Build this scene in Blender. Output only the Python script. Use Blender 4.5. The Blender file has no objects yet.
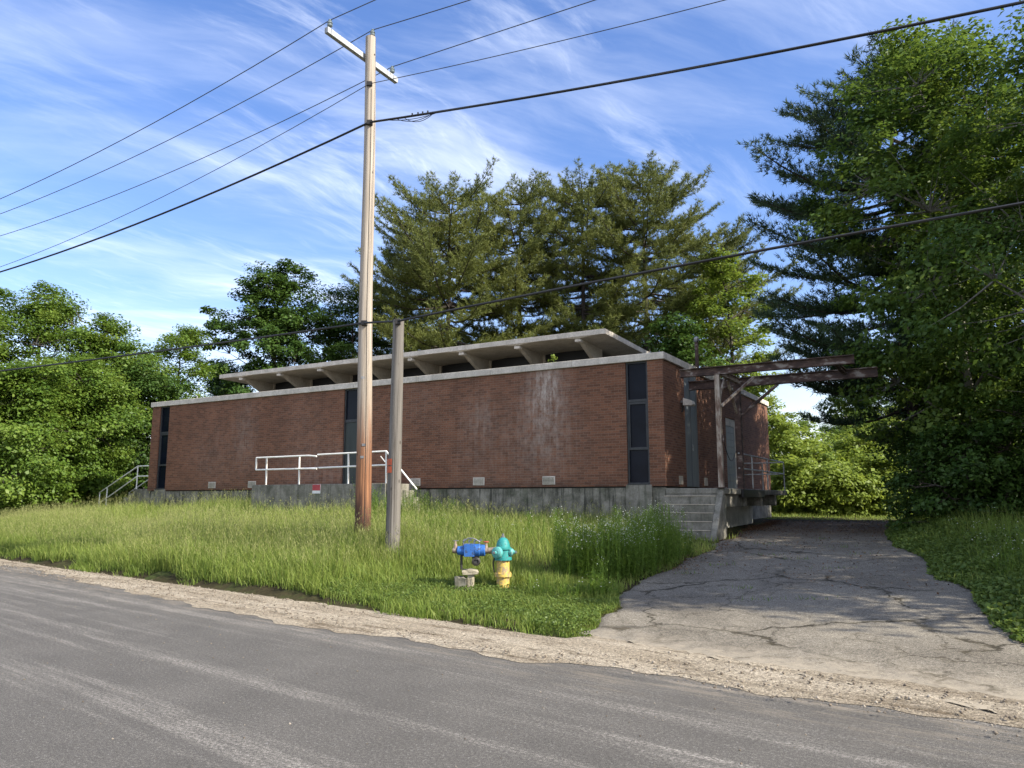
import bpy, math, random
import numpy as np
from mathutils import Vector, Matrix

SC = bpy.context.scene
COL = SC.collection
PI = math.pi

# ------------------------------------------------------------------ render, camera, light
SC.render.engine = 'CYCLES'
SC.cycles.max_bounces = 7
SC.cycles.diffuse_bounces = 4
SC.cycles.glossy_bounces = 3
SC.cycles.transmission_bounces = 4
SC.cycles.use_denoising = True
SC.cycles.sample_clamp_indirect = 6
SC.view_settings.view_transform = 'Standard'
SC.view_settings.look = 'None'
SC.view_settings.gamma = 1
SC.view_settings.use_curve_mapping = False
SC.view_settings.exposure = 1.25

FPX = 771.0
PITCH = math.atan(115 / FPX)
CAM_H = 1.6
cam_d = bpy.data.cameras.new('camera')
cam = bpy.data.objects.new('camera', cam_d)
COL.objects.link(cam)
cam_d.sensor_width = 36
cam_d.lens = 36 * FPX / 1024
cam_d.clip_start = 0.1
cam_d.clip_end = 3000
cam.location = (0, 0, CAM_H)
cam.rotation_euler = (PI / 2 + PITCH, 0, 0)
SC.camera = cam

SUN_EL = math.radians(36)
SUN_H = Vector((0.885, -0.465)).normalized()          # horizontal direction towards the sun
SUN = Vector((SUN_H.x * math.cos(SUN_EL), SUN_H.y * math.cos(SUN_EL), math.sin(SUN_EL)))
sd = bpy.data.lights.new('sun', 'SUN')
sd.energy = 4.0
sd.angle = math.radians(0.55)
sd.color = (1.0, 0.93, 0.80)
so = bpy.data.objects.new('sun', sd)
COL.objects.link(so)
so.rotation_euler = (-SUN).to_track_quat('-Z', 'Y').to_euler()
so.location = (20, -10, 30)


# ------------------------------------------------------------------ node helpers
def nd(nt, t, **kw):
    n = nt.nodes.new(t)
    for k, v in kw.items():
        setattr(n, k, v)
    return n


def lk(nt, a, b):
    nt.links.new(a, b)


def setin(nt, sock, v):
    if v is None:
        return
    if hasattr(v, 'is_linked'):
        nt.links.new(v, sock)
    else:
        sock.default_value = v


def mth(nt, op, a, b=None, c=None, clamp=False):
    n = nd(nt, 'ShaderNodeMath', operation=op, use_clamp=clamp)
    for i, v in enumerate((a, b, c)):
        setin(nt, n.inputs[i], v)
    return n.outputs[0]


def noise(nt, vec, scale, detail=4, rough=0.55, dist=0.0):
    n = nd(nt, 'ShaderNodeTexNoise')
    n.inputs['Scale'].default_value = scale
    n.inputs['Detail'].default_value = detail
    n.inputs['Roughness'].default_value = rough
    n.inputs['Distortion'].default_value = dist
    if vec is not None:
        lk(nt, vec, n.inputs['Vector'])
    return n.outputs['Fac']


def mapping(nt, vec, loc=(0, 0, 0), rot=(0, 0, 0), scale=(1, 1, 1)):
    n = nd(nt, 'ShaderNodeMapping')
    n.inputs['Location'].default_value = loc
    n.inputs['Rotation'].default_value = rot
    n.inputs['Scale'].default_value = scale
    lk(nt, vec, n.inputs['Vector'])
    return n.outputs['Vector']


def ramp(nt, fac, stops, interp='LINEAR'):
    n = nd(nt, 'ShaderNodeValToRGB')
    cr = n.color_ramp
    cr.interpolation = interp
    while len(cr.elements) > 1:
        cr.elements.remove(cr.elements[-1])
    cr.elements[0].position = stops[0][0]
    cr.elements[0].color = col(stops[0][1])
    for p, c in stops[1:]:
        e = cr.elements.new(p)
        e.color = col(c)
    lk(nt, fac, n.inputs['Fac'])
    return n.outputs['Color']


def col(c):
    if isinstance(c, (int, float)):
        return (c, c, c, 1)
    return (c[0], c[1], c[2], 1)


def mix(nt, fac, a, b, mode='MIX'):
    n = nd(nt, 'ShaderNodeMix', data_type='RGBA', blend_type=mode)
    setin(nt, n.inputs[0], fac)
    for s, v in ((n.inputs[6], a), (n.inputs[7], b)):
        if hasattr(v, 'is_linked'):
            nt.links.new(v, s)
        else:
            s.default_value = col(v)
    return n.outputs[2]


def smooth(nt, v, lo, hi):
    n = nd(nt, 'ShaderNodeMapRange', interpolation_type='SMOOTHSTEP')
    lk(nt, v, n.inputs['Value'])
    n.inputs['From Min'].default_value = lo
    n.inputs['From Max'].default_value = hi
    return n.outputs[0]


def new_mat(name):
    m = bpy.data.materials.new(name)
    m.use_nodes = True
    nt = m.node_tree
    nt.nodes.clear()
    out = nd(nt, 'ShaderNodeOutputMaterial')
    b = nd(nt, 'ShaderNodeBsdfPrincipled')
    lk(nt, b.outputs[0], out.inputs[0])
    return m, nt, b, out


def bump(nt, b, height, strength=0.4, dist=0.01):
    n = nd(nt, 'ShaderNodeBump')
    n.inputs['Strength'].default_value = strength
    n.inputs['Distance'].default_value = dist
    lk(nt, height, n.inputs['Height'])
    lk(nt, n.outputs[0], b.inputs['Normal'])


def coords(nt, kind='Object'):
    return nd(nt, 'ShaderNodeTexCoord').outputs[kind]


def mat_rough(name, stops, scale=6.0, rough=0.8, metallic=0.0, stretch=(1, 1, 1), bscale=None, bstr=0.3, bdist=0.004, detail=6):
    m, nt, b, out = new_mat(name)
    v = mapping(nt, coords(nt), scale=stretch)
    f = noise(nt, v, scale, detail, 0.62)
    lk(nt, ramp(nt, f, stops), b.inputs['Base Color'])
    b.inputs['Roughness'].default_value = rough
    b.inputs['Metallic'].default_value = metallic
    if bstr:
        bump(nt, b, noise(nt, v, bscale or scale * 4, 5), bstr, bdist)
    return m


# ------------------------------------------------------------------ world
w = bpy.data.worlds.new('World')
SC.world = w
w.use_nodes = True
nt = w.node_tree
nt.nodes.clear()
wo = nd(nt, 'ShaderNodeOutputWorld')
bg = nd(nt, 'ShaderNodeBackground')
bg.inputs['Strength'].default_value = 0.14
lk(nt, bg.outputs[0], wo.inputs[0])
sky = nd(nt, 'ShaderNodeTexSky', sky_type='NISHITA')
sky.sun_disc = False
sky.sun_elevation = SUN_EL
sky.sun_rotation = math.atan2(SUN_H.x, SUN_H.y)
sky.air_density = 1.15
sky.dust_density = 0.5
sky.ozone_density = 2.2
gv = coords(nt, 'Generated')
sep = nd(nt, 'ShaderNodeSeparateXYZ')
lk(nt, gv, sep.inputs[0])
zc = mth(nt, 'ADD', mth(nt, 'MAXIMUM', sep.outputs[2], 0.0), 0.16)
cx = mth(nt, 'DIVIDE', sep.outputs[0], zc)
cy = mth(nt, 'DIVIDE', sep.outputs[1], zc)
cmb = nd(nt, 'ShaderNodeCombineXYZ')
lk(nt, cx, cmb.inputs[0])
lk(nt, cy, cmb.inputs[1])
# cirrus: noise drawn out along the wind, bent by a slower noise, in patches
wv = nd(nt, 'ShaderNodeVectorMath', operation='ADD')
lk(nt, cmb.outputs[0], wv.inputs[0])
wn = nd(nt, 'ShaderNodeTexNoise')
wn.inputs['Scale'].default_value = 1.1
wn.inputs['Detail'].default_value = 3
lk(nt, cmb.outputs[0], wn.inputs['Vector'])
ws = nd(nt, 'ShaderNodeVectorMath', operation='SCALE')
lk(nt, wn.outputs['Color'], ws.inputs[0])
ws.inputs['Scale'].default_value = 0.42
lk(nt, ws.outputs[0], wv.inputs[1])
WIND = math.radians(-22)
st = mapping(nt, mapping(nt, wv.outputs[0], rot=(0, 0, WIND)), scale=(0.7, 2.6, 1))
c1 = noise(nt, st, 1.3, 10, 0.58)
st2 = mapping(nt, mapping(nt, wv.outputs[0], rot=(0, 0, WIND - 0.5)), scale=(0.8, 3.6, 1), loc=(3.1, 1.7, 0))
c2 = noise(nt, st2, 1.9, 10, 0.68)
patch = noise(nt, mapping(nt, cmb.outputs[0], loc=(2.3, 0.4, 0)), 0.85, 4, 0.5)
# the clouds thin out towards the right-hand, upper sky
side = smooth(nt, cx, 1.0, -0.7)
cov = mth(nt, 'ADD', mth(nt, 'MULTIPLY', mth(nt, 'MULTIPLY', smooth(nt, patch, 0.38, 0.62), 0.75), mth(nt, 'MULTIPLY_ADD', side, 0.75, 0.25)), mth(nt, 'MULTIPLY', side, 0.22))
cl = mth(nt, 'MULTIPLY', smooth(nt, c1, 0.42, 0.76), cov)
cl2 = mth(nt, 'MULTIPLY', smooth(nt, c2, 0.47, 0.78), cov)
cl = mth(nt, 'ADD', mth(nt, 'MULTIPLY', cl, 0.60), mth(nt, 'MULTIPLY', cl2, 0.62))
low = mth(nt, 'MULTIPLY', smooth(nt, sep.outputs[2], 0.26, 0.03), 0.24)
# unseen milky cloud behind the viewer, added as neutral fill to brighten the shade
fill_cloud = mth(nt, 'MULTIPLY', smooth(nt, sep.outputs[1], 0.05, -0.5), 0.5)
cl = mth(nt, 'ADD', mth(nt, 'ADD', cl, low), fill_cloud, clamp=True)
hsv = nd(nt, 'ShaderNodeHueSaturation')
hsv.inputs['Saturation'].default_value = 1.22
hsv.inputs['Value'].default_value = 0.76
hsv.inputs['Hue'].default_value = 0.508
lk(nt, sky.outputs[0], hsv.inputs['Color'])
tone = mix(nt, 1.0, hsv.outputs[0], (1.06, 0.94, 1.0), 'MULTIPLY')
skyc = mix(nt, cl, tone, (5.0, 5.25, 5.7))
lk(nt, skyc, bg.inputs['Color'])


# ------------------------------------------------------------------ mesh builder
class MB:
    def __init__(self):
        self.v, self.f = [], []

    def add(self, vs, fs):
        o = len(self.v)
        self.v.extend(tuple(p) for p in vs)
        self.f.extend(tuple(i + o for i in q) for q in fs)
        return self

    def box(self, x0, x1, y0, y1, z0, z1):
        vs = [(x, y, z) for z in (z0, z1) for y in (y0, y1) for x in (x0, x1)]
        return self.add(vs, [(0, 2, 3, 1), (4, 5, 7, 6), (0, 1, 5, 4), (2, 6, 7, 3), (0, 4, 6, 2), (1, 3, 7, 5)])

    def bar(self, a, b, wdt, hgt, up=(0, 0, 1)):
        a, b = Vector(a), Vector(b)
        d = (b - a).normalized()
        s = d.cross(Vector(up))
        if s.length < 1e-4:
            s = d.cross(Vector((1, 0, 0)))
        s.normalize()
        u = s.cross(d)
        vs = []
        for p in (a, b):
            for i, j in ((-1, -1), (1, -1), (1, 1), (-1, 1)):
                vs.append(p + s * (i * wdt / 2) + u * (j * hgt / 2))
        return self.add(vs, [(0, 1, 2, 3), (7, 6, 5, 4), (0, 4, 5, 1), (1, 5, 6, 2), (2, 6, 7, 3), (3, 7, 4, 0)])

    def tube(self, pts, rad, n=8, cap=True):
        pts = [Vector(p) for p in pts]
        if not hasattr(rad, '__len__'):
            rad = [rad] * len(pts)
        vs, fs = [], []
        prev = None
        for i, p in enumerate(pts):
            d = (pts[min(i + 1, len(pts) - 1)] - pts[max(i - 1, 0)]).normalized()
            if prev is None:
                s = d.cross(Vector((0, 0, 1)))
                if s.length < 1e-3:
                    s = Vector((1, 0, 0))
            else:
                s = prev - d * prev.dot(d)
            s.normalize()
            prev = s
            u = d.cross(s)
            for k in range(n):
                a = 2 * PI * k / n
                vs.append(p + (s * math.cos(a) + u * math.sin(a)) * rad[i])
        for i in range(len(pts) - 1):
            for k in range(n):
                k2 = (k + 1) % n
                fs.append((i * n + k, i * n + k2, (i + 1) * n + k2, (i + 1) * n + k))
        if cap:
            fs.append(tuple(range(n))[::-1])
            fs.append(tuple((len(pts) - 1) * n + k for k in range(n)))
        return self.add(vs, fs)

    def lathe(self, prof, origin=(0, 0, 0), axis=(0, 0, 1), n=24):
        o = Vector(origin)
        ax = Vector(axis).normalized()
        pts = [o + ax * h for _, h in prof]
        s = ax.cross(Vector((0, 1, 0)))
        if s.length < 1e-3:
            s = Vector((1, 0, 0))
        s.normalize()
        u = ax.cross(s)
        vs, fs = [], []
        for p, (r, _) in zip(pts, prof):
            for k in range(n):
                a = 2 * PI * k / n
                vs.append(p + (s * math.cos(a) + u * math.sin(a)) * max(r, 1e-4))
        for i in range(len(prof) - 1):
            for k in range(n):
                k2 = (k + 1) % n
                fs.append((i * n + k, i * n + k2, (i + 1) * n + k2, (i + 1) * n + k))
        fs.append(tuple(range(n))[::-1])
        fs.append(tuple((len(prof) - 1) * n + k for k in range(n)))
        return self.add(vs, fs)

    def prism(self, poly, y0, y1):            # polygon in (x, z), drawn out along y
        n = len(poly)
        vs = [(x, y0, z) for x, z in poly] + [(x, y1, z) for x, z in poly]
        fs = [tuple(range(n)), tuple(range(2 * n - 1, n - 1, -1))]
        fs += [(i + n, (i + 1) % n + n, (i + 1) % n, i) for i in range(n)]
        return self.add(vs, fs)

    def prism_x(self, poly, x0, x1):          # polygon in (y, z), drawn out along x
        n = len(poly)
        vs = [(x0, y, z) for y, z in poly] + [(x1, y, z) for y, z in poly]
        fs = [tuple(range(n))[::-1], tuple(range(n, 2 * n))]
        fs += [(i, (i + 1) % n, (i + 1) % n + n, i + n) for i in range(n)]
        return self.add(vs, fs)

    def build(self, name, mat, parent=None, smooth_deg=None, bevel=0.0, fix=True):
        me = bpy.data.meshes.new(name)
        me.from_pydata([tuple(p) for p in self.v], [], self.f)
        if fix:
            import bmesh
            bm = bmesh.new()
            bm.from_mesh(me)
            bmesh.ops.recalc_face_normals(bm, faces=bm.faces)
            bm.to_mesh(me)
            bm.free()
        uv = me.uv_layers.new(name='UVMap')
        nl = len(me.loops)
        co = np.empty(len(me.vertices) * 3, 'f')
        me.vertices.foreach_get('co', co)
        co = co.reshape(-1, 3)
        li = np.empty(nl, 'i')
        me.loops.foreach_get('vertex_index', li)
        no = np.empty(len(me.polygons) * 3, 'f')
        me.polygons.foreach_get('normal', no)
        no = np.abs(no.reshape(-1, 3))
        lt = np.empty(len(me.polygons), 'i')
        me.polygons.foreach_get('loop_total', lt)
        ax = np.repeat(no.argmax(1), lt)
        c = co[li]
        u = np.where(ax == 0, c[:, 1], c[:, 0])
        v_ = np.where(ax == 2, c[:, 1], c[:, 2])
        uv.data.foreach_set('uv', np.stack([u, v_], 1).astype('f').ravel())
        if smooth_deg is not None:
            me.polygons.foreach_set('use_smooth', [True] * len(me.polygons))
            me.set_sharp_from_angle(angle=math.radians(smooth_deg))
        me.materials.append(mat)
        o = bpy.data.objects.new(name, me)
        COL.objects.link(o)
        if parent is not None:
            o.parent = parent
        if bevel:
            b = o.modifiers.new('bevel', 'BEVEL')
            b.width = bevel
            b.segments = 2
            b.limit_method = 'ANGLE'
            b.angle_limit = math.radians(40)
        return o


def empty(name, loc=(0, 0, 0), rz=0.0):
    o = bpy.data.objects.new(name, None)
    COL.objects.link(o)
    o.location = loc
    o.rotation_euler = (0, 0, rz)
    o.empty_display_size = 0.2
    return o


def tag(o, label=None, cat=None, group=None, kind=None):
    if label:
        o['label'] = label
    if cat:
        o['category'] = cat
    if group:
        o['group'] = group
    if kind:
        o['kind'] = kind
    return o


def raw_mesh(name, V, counts, idx, mat, parent=None, tint=None, smooth_=False):
    """V (n,3); counts per face; idx flat loops"""
    me = bpy.data.meshes.new(name)
    me.vertices.add(len(V))
    me.vertices.foreach_set('co', np.ascontiguousarray(V, 'f').ravel())
    me.loops.add(len(idx))
    me.loops.foreach_set('vertex_index', np.ascontiguousarray(idx, 'i'))
    me.polygons.add(len(counts))
    starts = np.concatenate([[0], np.cumsum(counts)[:-1]])
    me.polygons.foreach_set('loop_start', starts.astype('i'))
    me.polygons.foreach_set('loop_total', np.asarray(counts, 'i'))
    if smooth_:
        me.polygons.foreach_set('use_smooth', np.ones(len(counts), bool))
    if tint is not None:
        a = me.attributes.new('tint', 'FLOAT', 'FACE')
        a.data.foreach_set('value', np.ascontiguousarray(tint, 'f'))
    me.update(calc_edges=True)
    me.materials.append(mat)
    o = bpy.data.objects.new(name, me)
    COL.objects.link(o)
    if parent is not None:
        o.parent = parent
    return o


# ------------------------------------------------------------------ lie of the land
RX, RY = -0.77, 0.638          # along the road, to the left
NX, NY = 0.638, 0.77           # away from the road, towards the building
EDGE = 7.65


def sstep(x):
    x = np.clip(x, 0, 1)
    return x * x * (3 - 2 * x)


def st_of(X, Y):
    return NX * X + NY * Y, RX * X + RY * Y


def H(X, Y):
    X, Y = np.asarray(X, float), np.asarray(Y, float)
    s, t = st_of(X, Y)
    e = s - EDGE
    D = np.interp(e, [0, 1, 2, 3.5, 5, 7, 9, 12, 22, 60], [0, .04, .1, .21, .32, .45, .55, .63, .80, .9])
    L = np.interp(e, [-.25, -.12, .06, .22, .5, 1.5, 2.8, 5, 9, 20, 60], [0, .02, .13, .18, .22, .34, .51, .68, .84, .92, .95])
    L = L + 0.26 * sstep((t - 14.5) / 6) * sstep((e - 3.5) / 5)
    wgt = sstep((t - 6.0) / 6.5)
    far = sstep((e - 14) / 10)
    wgt = wgt * (1 - far) + far * np.maximum(wgt, 0.4)
    z = D * (1 - wgt) + L * wgt
    # low bank along the right-hand side of the driveway
    rt = sstep((-(t + 0.5)) / 2.2) * sstep(e / 1.5)
    return z + 0.18 * rt


def ray(px, py):
    a = (px - 512) / FPX
    b = (384 - py) / FPX
    c, s_ = math.cos(PITCH), math.sin(PITCH)
    return a, c - b * s_, s_ + b * c


def at(px, py, Y):
    a, yy, z = ray(px, py)
    k = Y / yy
    return Vector((a * k, Y, CAM_H + z * k))


def on_ground(px, py):
    a, yy, z = ray(px, py)
    k = 2.0
    while k < 200:
        if CAM_H + z * k <= float(H(a * k, yy * k)):
            break
        k += 0.02
    return a * k, yy * k


# ------------------------------------------------------------------ building frame
B0 = (3.96, 20.0)
BROT = -math.radians(30.545)
VX, VY = 0.5082, 0.8612                                # into the building


def to_local(X, Y):
    dx, dy = np.asarray(X) - B0[0], np.asarray(Y) - B0[1]
    return dx * VY - dy * VX, dx * VX + dy * VY


def to_world(lx, ly, z=0.0):
    return Vector((B0[0] + lx * VY + ly * VX, B0[1] - lx * VX + ly * VY, z))


# ------------------------------------------------------------------ materials
def mat_brick():
    m, nt, b, out = new_mat('red_brick')
    uv = nd(nt, 'ShaderNodeUVMap').outputs[0]
    bt = nd(nt, 'ShaderNodeTexBrick')
    lk(nt, uv, bt.inputs['Vector'])
    for k, v in (('Scale', 1.0), ('Brick Width', 0.21), ('Row Height', 0.0685), ('Mortar Size', 0.0055), ('Mortar Smooth', 0.25), ('Bias', -0.1)):
        bt.inputs[k].default_value = v
    bt.inputs['Color1'].default_value = col((0.198, 0.090, 0.053))
    bt.inputs['Color2'].default_value = col((0.112, 0.053, 0.034))
    bt.inputs['Mortar'].default_value = col((0.185, 0.132, 0.096))
    o = coords(nt)
    n1 = noise(nt, o, 1.1, 6, 0.6)
    n2 = noise(nt, uv, 28, 3, 0.6)
    c = mix(nt, 1.0, bt.outputs['Color'], ramp(nt, n1, [(0.3, 0.80), (0.7, 1.15)]), 'MULTIPLY')
    c = mix(nt, 1.0, c, ramp(nt, n2, [(0.3, 0.82), (0.7, 1.18)]), 'MULTIPLY')
    # lime bloom washed down the wall in a few places
    sp = nd(nt, 'ShaderNodeSeparateXYZ')
    lk(nt, o, sp.inputs[0])
    tot = None
    streak = noise(nt, mapping(nt, o, scale=(6, 6, 0.5)), 1.3, 8, 0.7)
    grain = noise(nt, mapping(nt, o, scale=(1, 1, 0.6)), 6, 7, 0.72)
    for d, z, rd, rz, s_ in ((3.45, 4.9, 0.42, 0.75, 1.0), (3.55, 4.0, 0.75, 1.1, 0.62), (5.7, 4.0, 0.5, 0.55, 0.30), (5.7, 3.2, 1.1, 1.6, 0.16), (3.6, 2.9, 1.3, 1.0, 0.2),
                             (15.9, 3.9, 0.55, 1.2, 0.3), (17.6, 3.2, 1.3, 1.2, 0.16), (12.2, 2.6, 1.8, 0.8, 0.25), (7.9, 4.6, 0.8, 0.8, 0.12), (13.0, 4.2, 1.2, 1.0, 0.1)):
        dx = mth(nt, 'DIVIDE', mth(nt, 'ADD', sp.outputs[0], d), rd)
        dz = mth(nt, 'DIVIDE', mth(nt, 'SUBTRACT', sp.outputs[2], z), rz)
        r2 = mth(nt, 'ADD', mth(nt, 'MULTIPLY', dx, dx), mth(nt, 'MULTIPLY', dz, dz))
        g = mth(nt, 'MULTIPLY', mth(nt, 'EXPONENT', mth(nt, 'MULTIPLY', r2, -1.0)), s_)
        tot = g if tot is None else mth(nt, 'ADD', tot, g)
    k = mth(nt, 'MULTIPLY', tot, mth(nt, 'ADD', smooth(nt, streak, 0.3, 0.7), mth(nt, 'MULTIPLY', smooth(nt, grain, 0.42, 0.62), 0.9)))
    k = mth(nt, 'MULTIPLY', k, 0.5, clamp=True)
    c = mix(nt, k, c, (0.44, 0.375, 0.325))
    # dark damp at the very bottom and under the coping
    damp = mth(nt, 'MULTIPLY', smooth(nt, sp.outputs[2], 2.25, 1.9), smooth(nt, n1, 0.35, 0.6))
    c = mix(nt, mth(nt, 'MULTIPLY', damp, 0.5), c, (0.04, 0.03, 0.026))
    lk(nt, c, b.inputs['Base Color'])
    b.inputs['Roughness'].default_value = 0.9
    b.inputs['Specular IOR Level'].default_value = 0.2
    hgt = mth(nt, 'ADD', mth(nt, 'MULTIPLY', bt.outputs['Fac'], -1.0), mth(nt, 'MULTIPLY', n2, 0.35))
    bump(nt, b, hgt, 0.55, 0.006)
    return m


def mat_concrete(name, base, dark, streaky=0.6, moss=False):
    m, nt, b, out = new_mat(name)
    o = coords(nt)
    n1 = noise(nt, o, 2.2, 8, 0.65)
    c = mix(nt, smooth(nt, n1, 0.3, 0.72), dark, base)
    st_ = noise(nt, mapping(nt, o, scale=(7, 7, 0.55)), 1.4, 7, 0.7)
    c = mix(nt, mth(nt, 'MULTIPLY', smooth(nt, st_, 0.47, 0.68), streaky), c, (0.022, 0.024, 0.018))
    n3 = noise(nt, o, 24, 6, 0.7)
    c = mix(nt, 1.0, c, ramp(nt, n3, [(0.3, 0.78), (0.72, 1.16)]), 'MULTIPLY')
    if moss:
        n4 = noise(nt, mapping(nt, o, loc=(7, 3, 1)), 1.5, 6, 0.7)
        c = mix(nt, mth(nt, 'MULTIPLY', smooth(nt, n4, 0.5, 0.75), 0.5), c, (0.05, 0.075, 0.03))
    lk(nt, c, b.inputs['Base Color'])
    b.inputs['Roughness'].default_value = 0.92
    b.inputs['Specular IOR Level'].default_value = 0.25
    bump(nt, b, n3, 0.5, 0.006)
    return m


def mat_leaf(name, c_dark, c_mid, c_light, trans=0.35, rough=0.5):
    m = bpy.data.materials.new(name)
    m.use_nodes = True
    nt = m.node_tree
    nt.nodes.clear()
    out = nd(nt, 'ShaderNodeOutputMaterial')
    a = nd(nt, 'ShaderNodeAttribute', attribute_name='tint', attribute_type='GEOMETRY')
    c = ramp(nt, a.outputs['Fac'], [(0.0, c_dark), (0.5, c_mid), (1.0, c_light)])
    b = nd(nt, 'ShaderNodeBsdfPrincipled')
    lk(nt, c, b.inputs['Base Color'])
    b.inputs['Roughness'].default_value = rough
    b.inputs['Specular IOR Level'].default_value = 0.3
    t = nd(nt, 'ShaderNodeBsdfTranslucent')
    hs = nd(nt, 'ShaderNodeHueSaturation')
    hs.inputs['Hue'].default_value = 0.485
    hs.inputs['Value'].default_value = 1.35
    lk(nt, c, hs.inputs['Color'])
    lk(nt, hs.outputs[0], t.inputs['Color'])
    mx = nd(nt, 'ShaderNodeMixShader')
    mx.inputs[0].default_value = trans
    lk(nt, b.outputs[0], mx.inputs[1])
    lk(nt, t.outputs[0], mx.inputs[2])
    lk(nt, mx.outputs[0], out.inputs[0])
    return m


def mat_window():
    m, nt, b, out = new_mat('dark_glass')
    n1 = noise(nt, coords(nt), 1.6, 4)
    lk(nt, ramp(nt, n1, [(0.3, (0.003, 0.005, 0.010)), (0.7, (0.007, 0.010, 0.018))]), b.inputs['Base Color'])
    b.inputs['Roughness'].default_value = 0.12
    b.inputs['Specular IOR Level'].default_value = 0.09
    bump(nt, b, noise(nt, coords(nt), 0.9, 2), 0.12, 0.02)
    return m


M = {}
M['brick'] = mat_brick()
M['foundation'] = mat_concrete('stained_foundation', (0.29, 0.27, 0.225), (0.085, 0.083, 0.062), 0.9, True)
M['concrete'] = mat_concrete('weathered_concrete', (0.29, 0.27, 0.23), (0.12, 0.115, 0.09), 0.5, True)
M['pale_wall'] = mat_concrete('pale_painted_concrete', (0.55, 0.53, 0.47), (0.34, 0.33, 0.28), 0.2)
M['coping'] = mat_concrete('pale_coping', (0.66, 0.60, 0.52), (0.46, 0.42, 0.355), 0.16)
M['soffit'] = mat_concrete('painted_soffit', (0.52, 0.455, 0.36), (0.38, 0.33, 0.255), 0.12)
M['glass'] = mat_window()
M['frame'] = mat_rough('dark_frame_paint', [(0.3, (0.014, 0.016, 0.018)), (0.7, (0.035, 0.038, 0.04))], 5, 0.55, 0, bstr=0.1)
M['door_green'] = mat_rough('dark_green_paint', [(0.3, (0.013, 0.02, 0.018)), (0.7, (0.028, 0.038, 0.034))], 3, 0.6, 0, (1, 1, 0.3), bstr=0.1)
M['grey_metal'] = mat_rough('grey_painted_metal', [(0.3, (0.075, 0.085, 0.09)), (0.5, (0.11, 0.12, 0.125)), (0.72, (0.15, 0.155, 0.15))], 2.5, 0.55, 0.2, (3, 3, 0.4), bstr=0.12)
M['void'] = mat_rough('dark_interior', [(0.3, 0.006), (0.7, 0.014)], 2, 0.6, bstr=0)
M['rail'] = mat_rough('white_rail_paint', [(0.32, (0.4, 0.33, 0.26)), (0.38, (0.76, 0.74, 0.69)), (0.7, (0.84, 0.82, 0.78))], 5, 0.6, bstr=0.1)
M['grey_rail'] = mat_rough('galvanised_rail', [(0.34, (0.16, 0.12, 0.09)), (0.48, (0.33, 0.33, 0.32)), (0.7, (0.44, 0.44, 0.42))], 6, 0.55, 0.4, bstr=0.1)
M['rust'] = mat_rough('rusted_beam_paint', [(0.3, (0.018, 0.012, 0.010)), (0.45, (0.045, 0.026, 0.020)), (0.55, (0.080, 0.046, 0.034)), (0.63, (0.22, 0.19, 0.165))], 3.2, 0.85, 0.0, (1, 2, 2.2), bstr=0.4)
M['rust_pale'] = mat_rough('flaking_pale_paint', [(0.3, (0.07, 0.035, 0.022)), (0.45, (0.16, 0.105, 0.075)), (0.56, (0.32, 0.27, 0.215)), (0.75, (0.42, 0.375, 0.32))], 3.2, 0.8, 0.0, (2, 2, 0.7), bstr=0.4)
M['black'] = mat_rough('black_cable', [(0.3, 0.012), (0.7, 0.022)], 6, 0.55, bstr=0)
M['wire'] = mat_rough('weathered_wire', [(0.3, 0.035), (0.7, 0.06)], 6, 0.5, bstr=0)
M['ceramic'] = mat_rough('grey_glaze', [(0.3, (0.14, 0.17, 0.17)), (0.7, (0.22, 0.26, 0.26))], 6, 0.2, bstr=0)
M['steel'] = mat_rough('dull_steel', [(0.3, 0.2), (0.7, 0.36)], 12, 0.45, 0.8, bstr=0.1)
M['dark_iron'] = mat_rough('dark_iron', [(0.3, (0.012, 0.012, 0.013)), (0.7, (0.04, 0.034, 0.03))], 10, 0.6, 0.2, bstr=0.2)
M['brass'] = mat_rough('tarnished_brass', [(0.3, (0.19, 0.13, 0.085)), (0.7, (0.38, 0.31, 0.24))], 14, 0.5, 0.4, bstr=0.1)
M['red_paint'] = mat_rough('faded_red_paint', [(0.3, (0.22, 0.04, 0.03)), (0.7, (0.42, 0.09, 0.06))], 9, 0.5, bstr=0)
M['blue'] = mat_rough('blue_epoxy', [(0.3, (0.008, 0.07, 0.30)), (0.7, (0.014, 0.12, 0.46))], 8, 0.38, bstr=0.15)
M['teal'] = mat_rough('teal_paint', [(0.3, (0.0, 0.12, 0.115)), (0.5, (0.012, 0.26, 0.245)), (0.72, (0.07, 0.40, 0.36))], 7, 0.45, bstr=0.2)
M['teal_lit'] = mat_rough('lit_teal_paint', [(0.3, (0.02, 0.24, 0.23)), (0.5, (0.06, 0.36, 0.34)), (0.72, (0.16, 0.46, 0.42))], 9, 0.5, bstr=0.2)  # paler copy of the teal, standing for light on the caps
M['yellow'] = mat_rough('yellow_paint', [(0.3, (0.30, 0.16, 0.04)), (0.42, (0.60, 0.40, 0.055)), (0.6, (0.66, 0.48, 0.09)), (0.75, (0.68, 0.58, 0.28))], 6, 0.55, bstr=0.25)
M['stone'] = mat_rough('broken_pale_concrete', [(0.3, (0.14, 0.125, 0.09)), (0.5, (0.30, 0.265, 0.19)), (0.75, (0.42, 0.38, 0.29))], 9, 0.95, bstr=0.9, bdist=0.012)
M['sign_red'] = mat_rough('faded_red_sign', [(0.3, (0.30, 0.02, 0.03)), (0.7, (0.42, 0.045, 0.05))], 9, 0.5, bstr=0)
M['sign_white'] = mat_rough('sign_white', [(0.3, 0.6), (0.7, 0.75)], 9, 0.5, bstr=0)
M['orange'] = mat_rough('orange_tag', [(0.3, (0.26, 0.04, 0.012)), (0.7, (0.42, 0.075, 0.018))], 9, 0.4, bstr=0)


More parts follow.
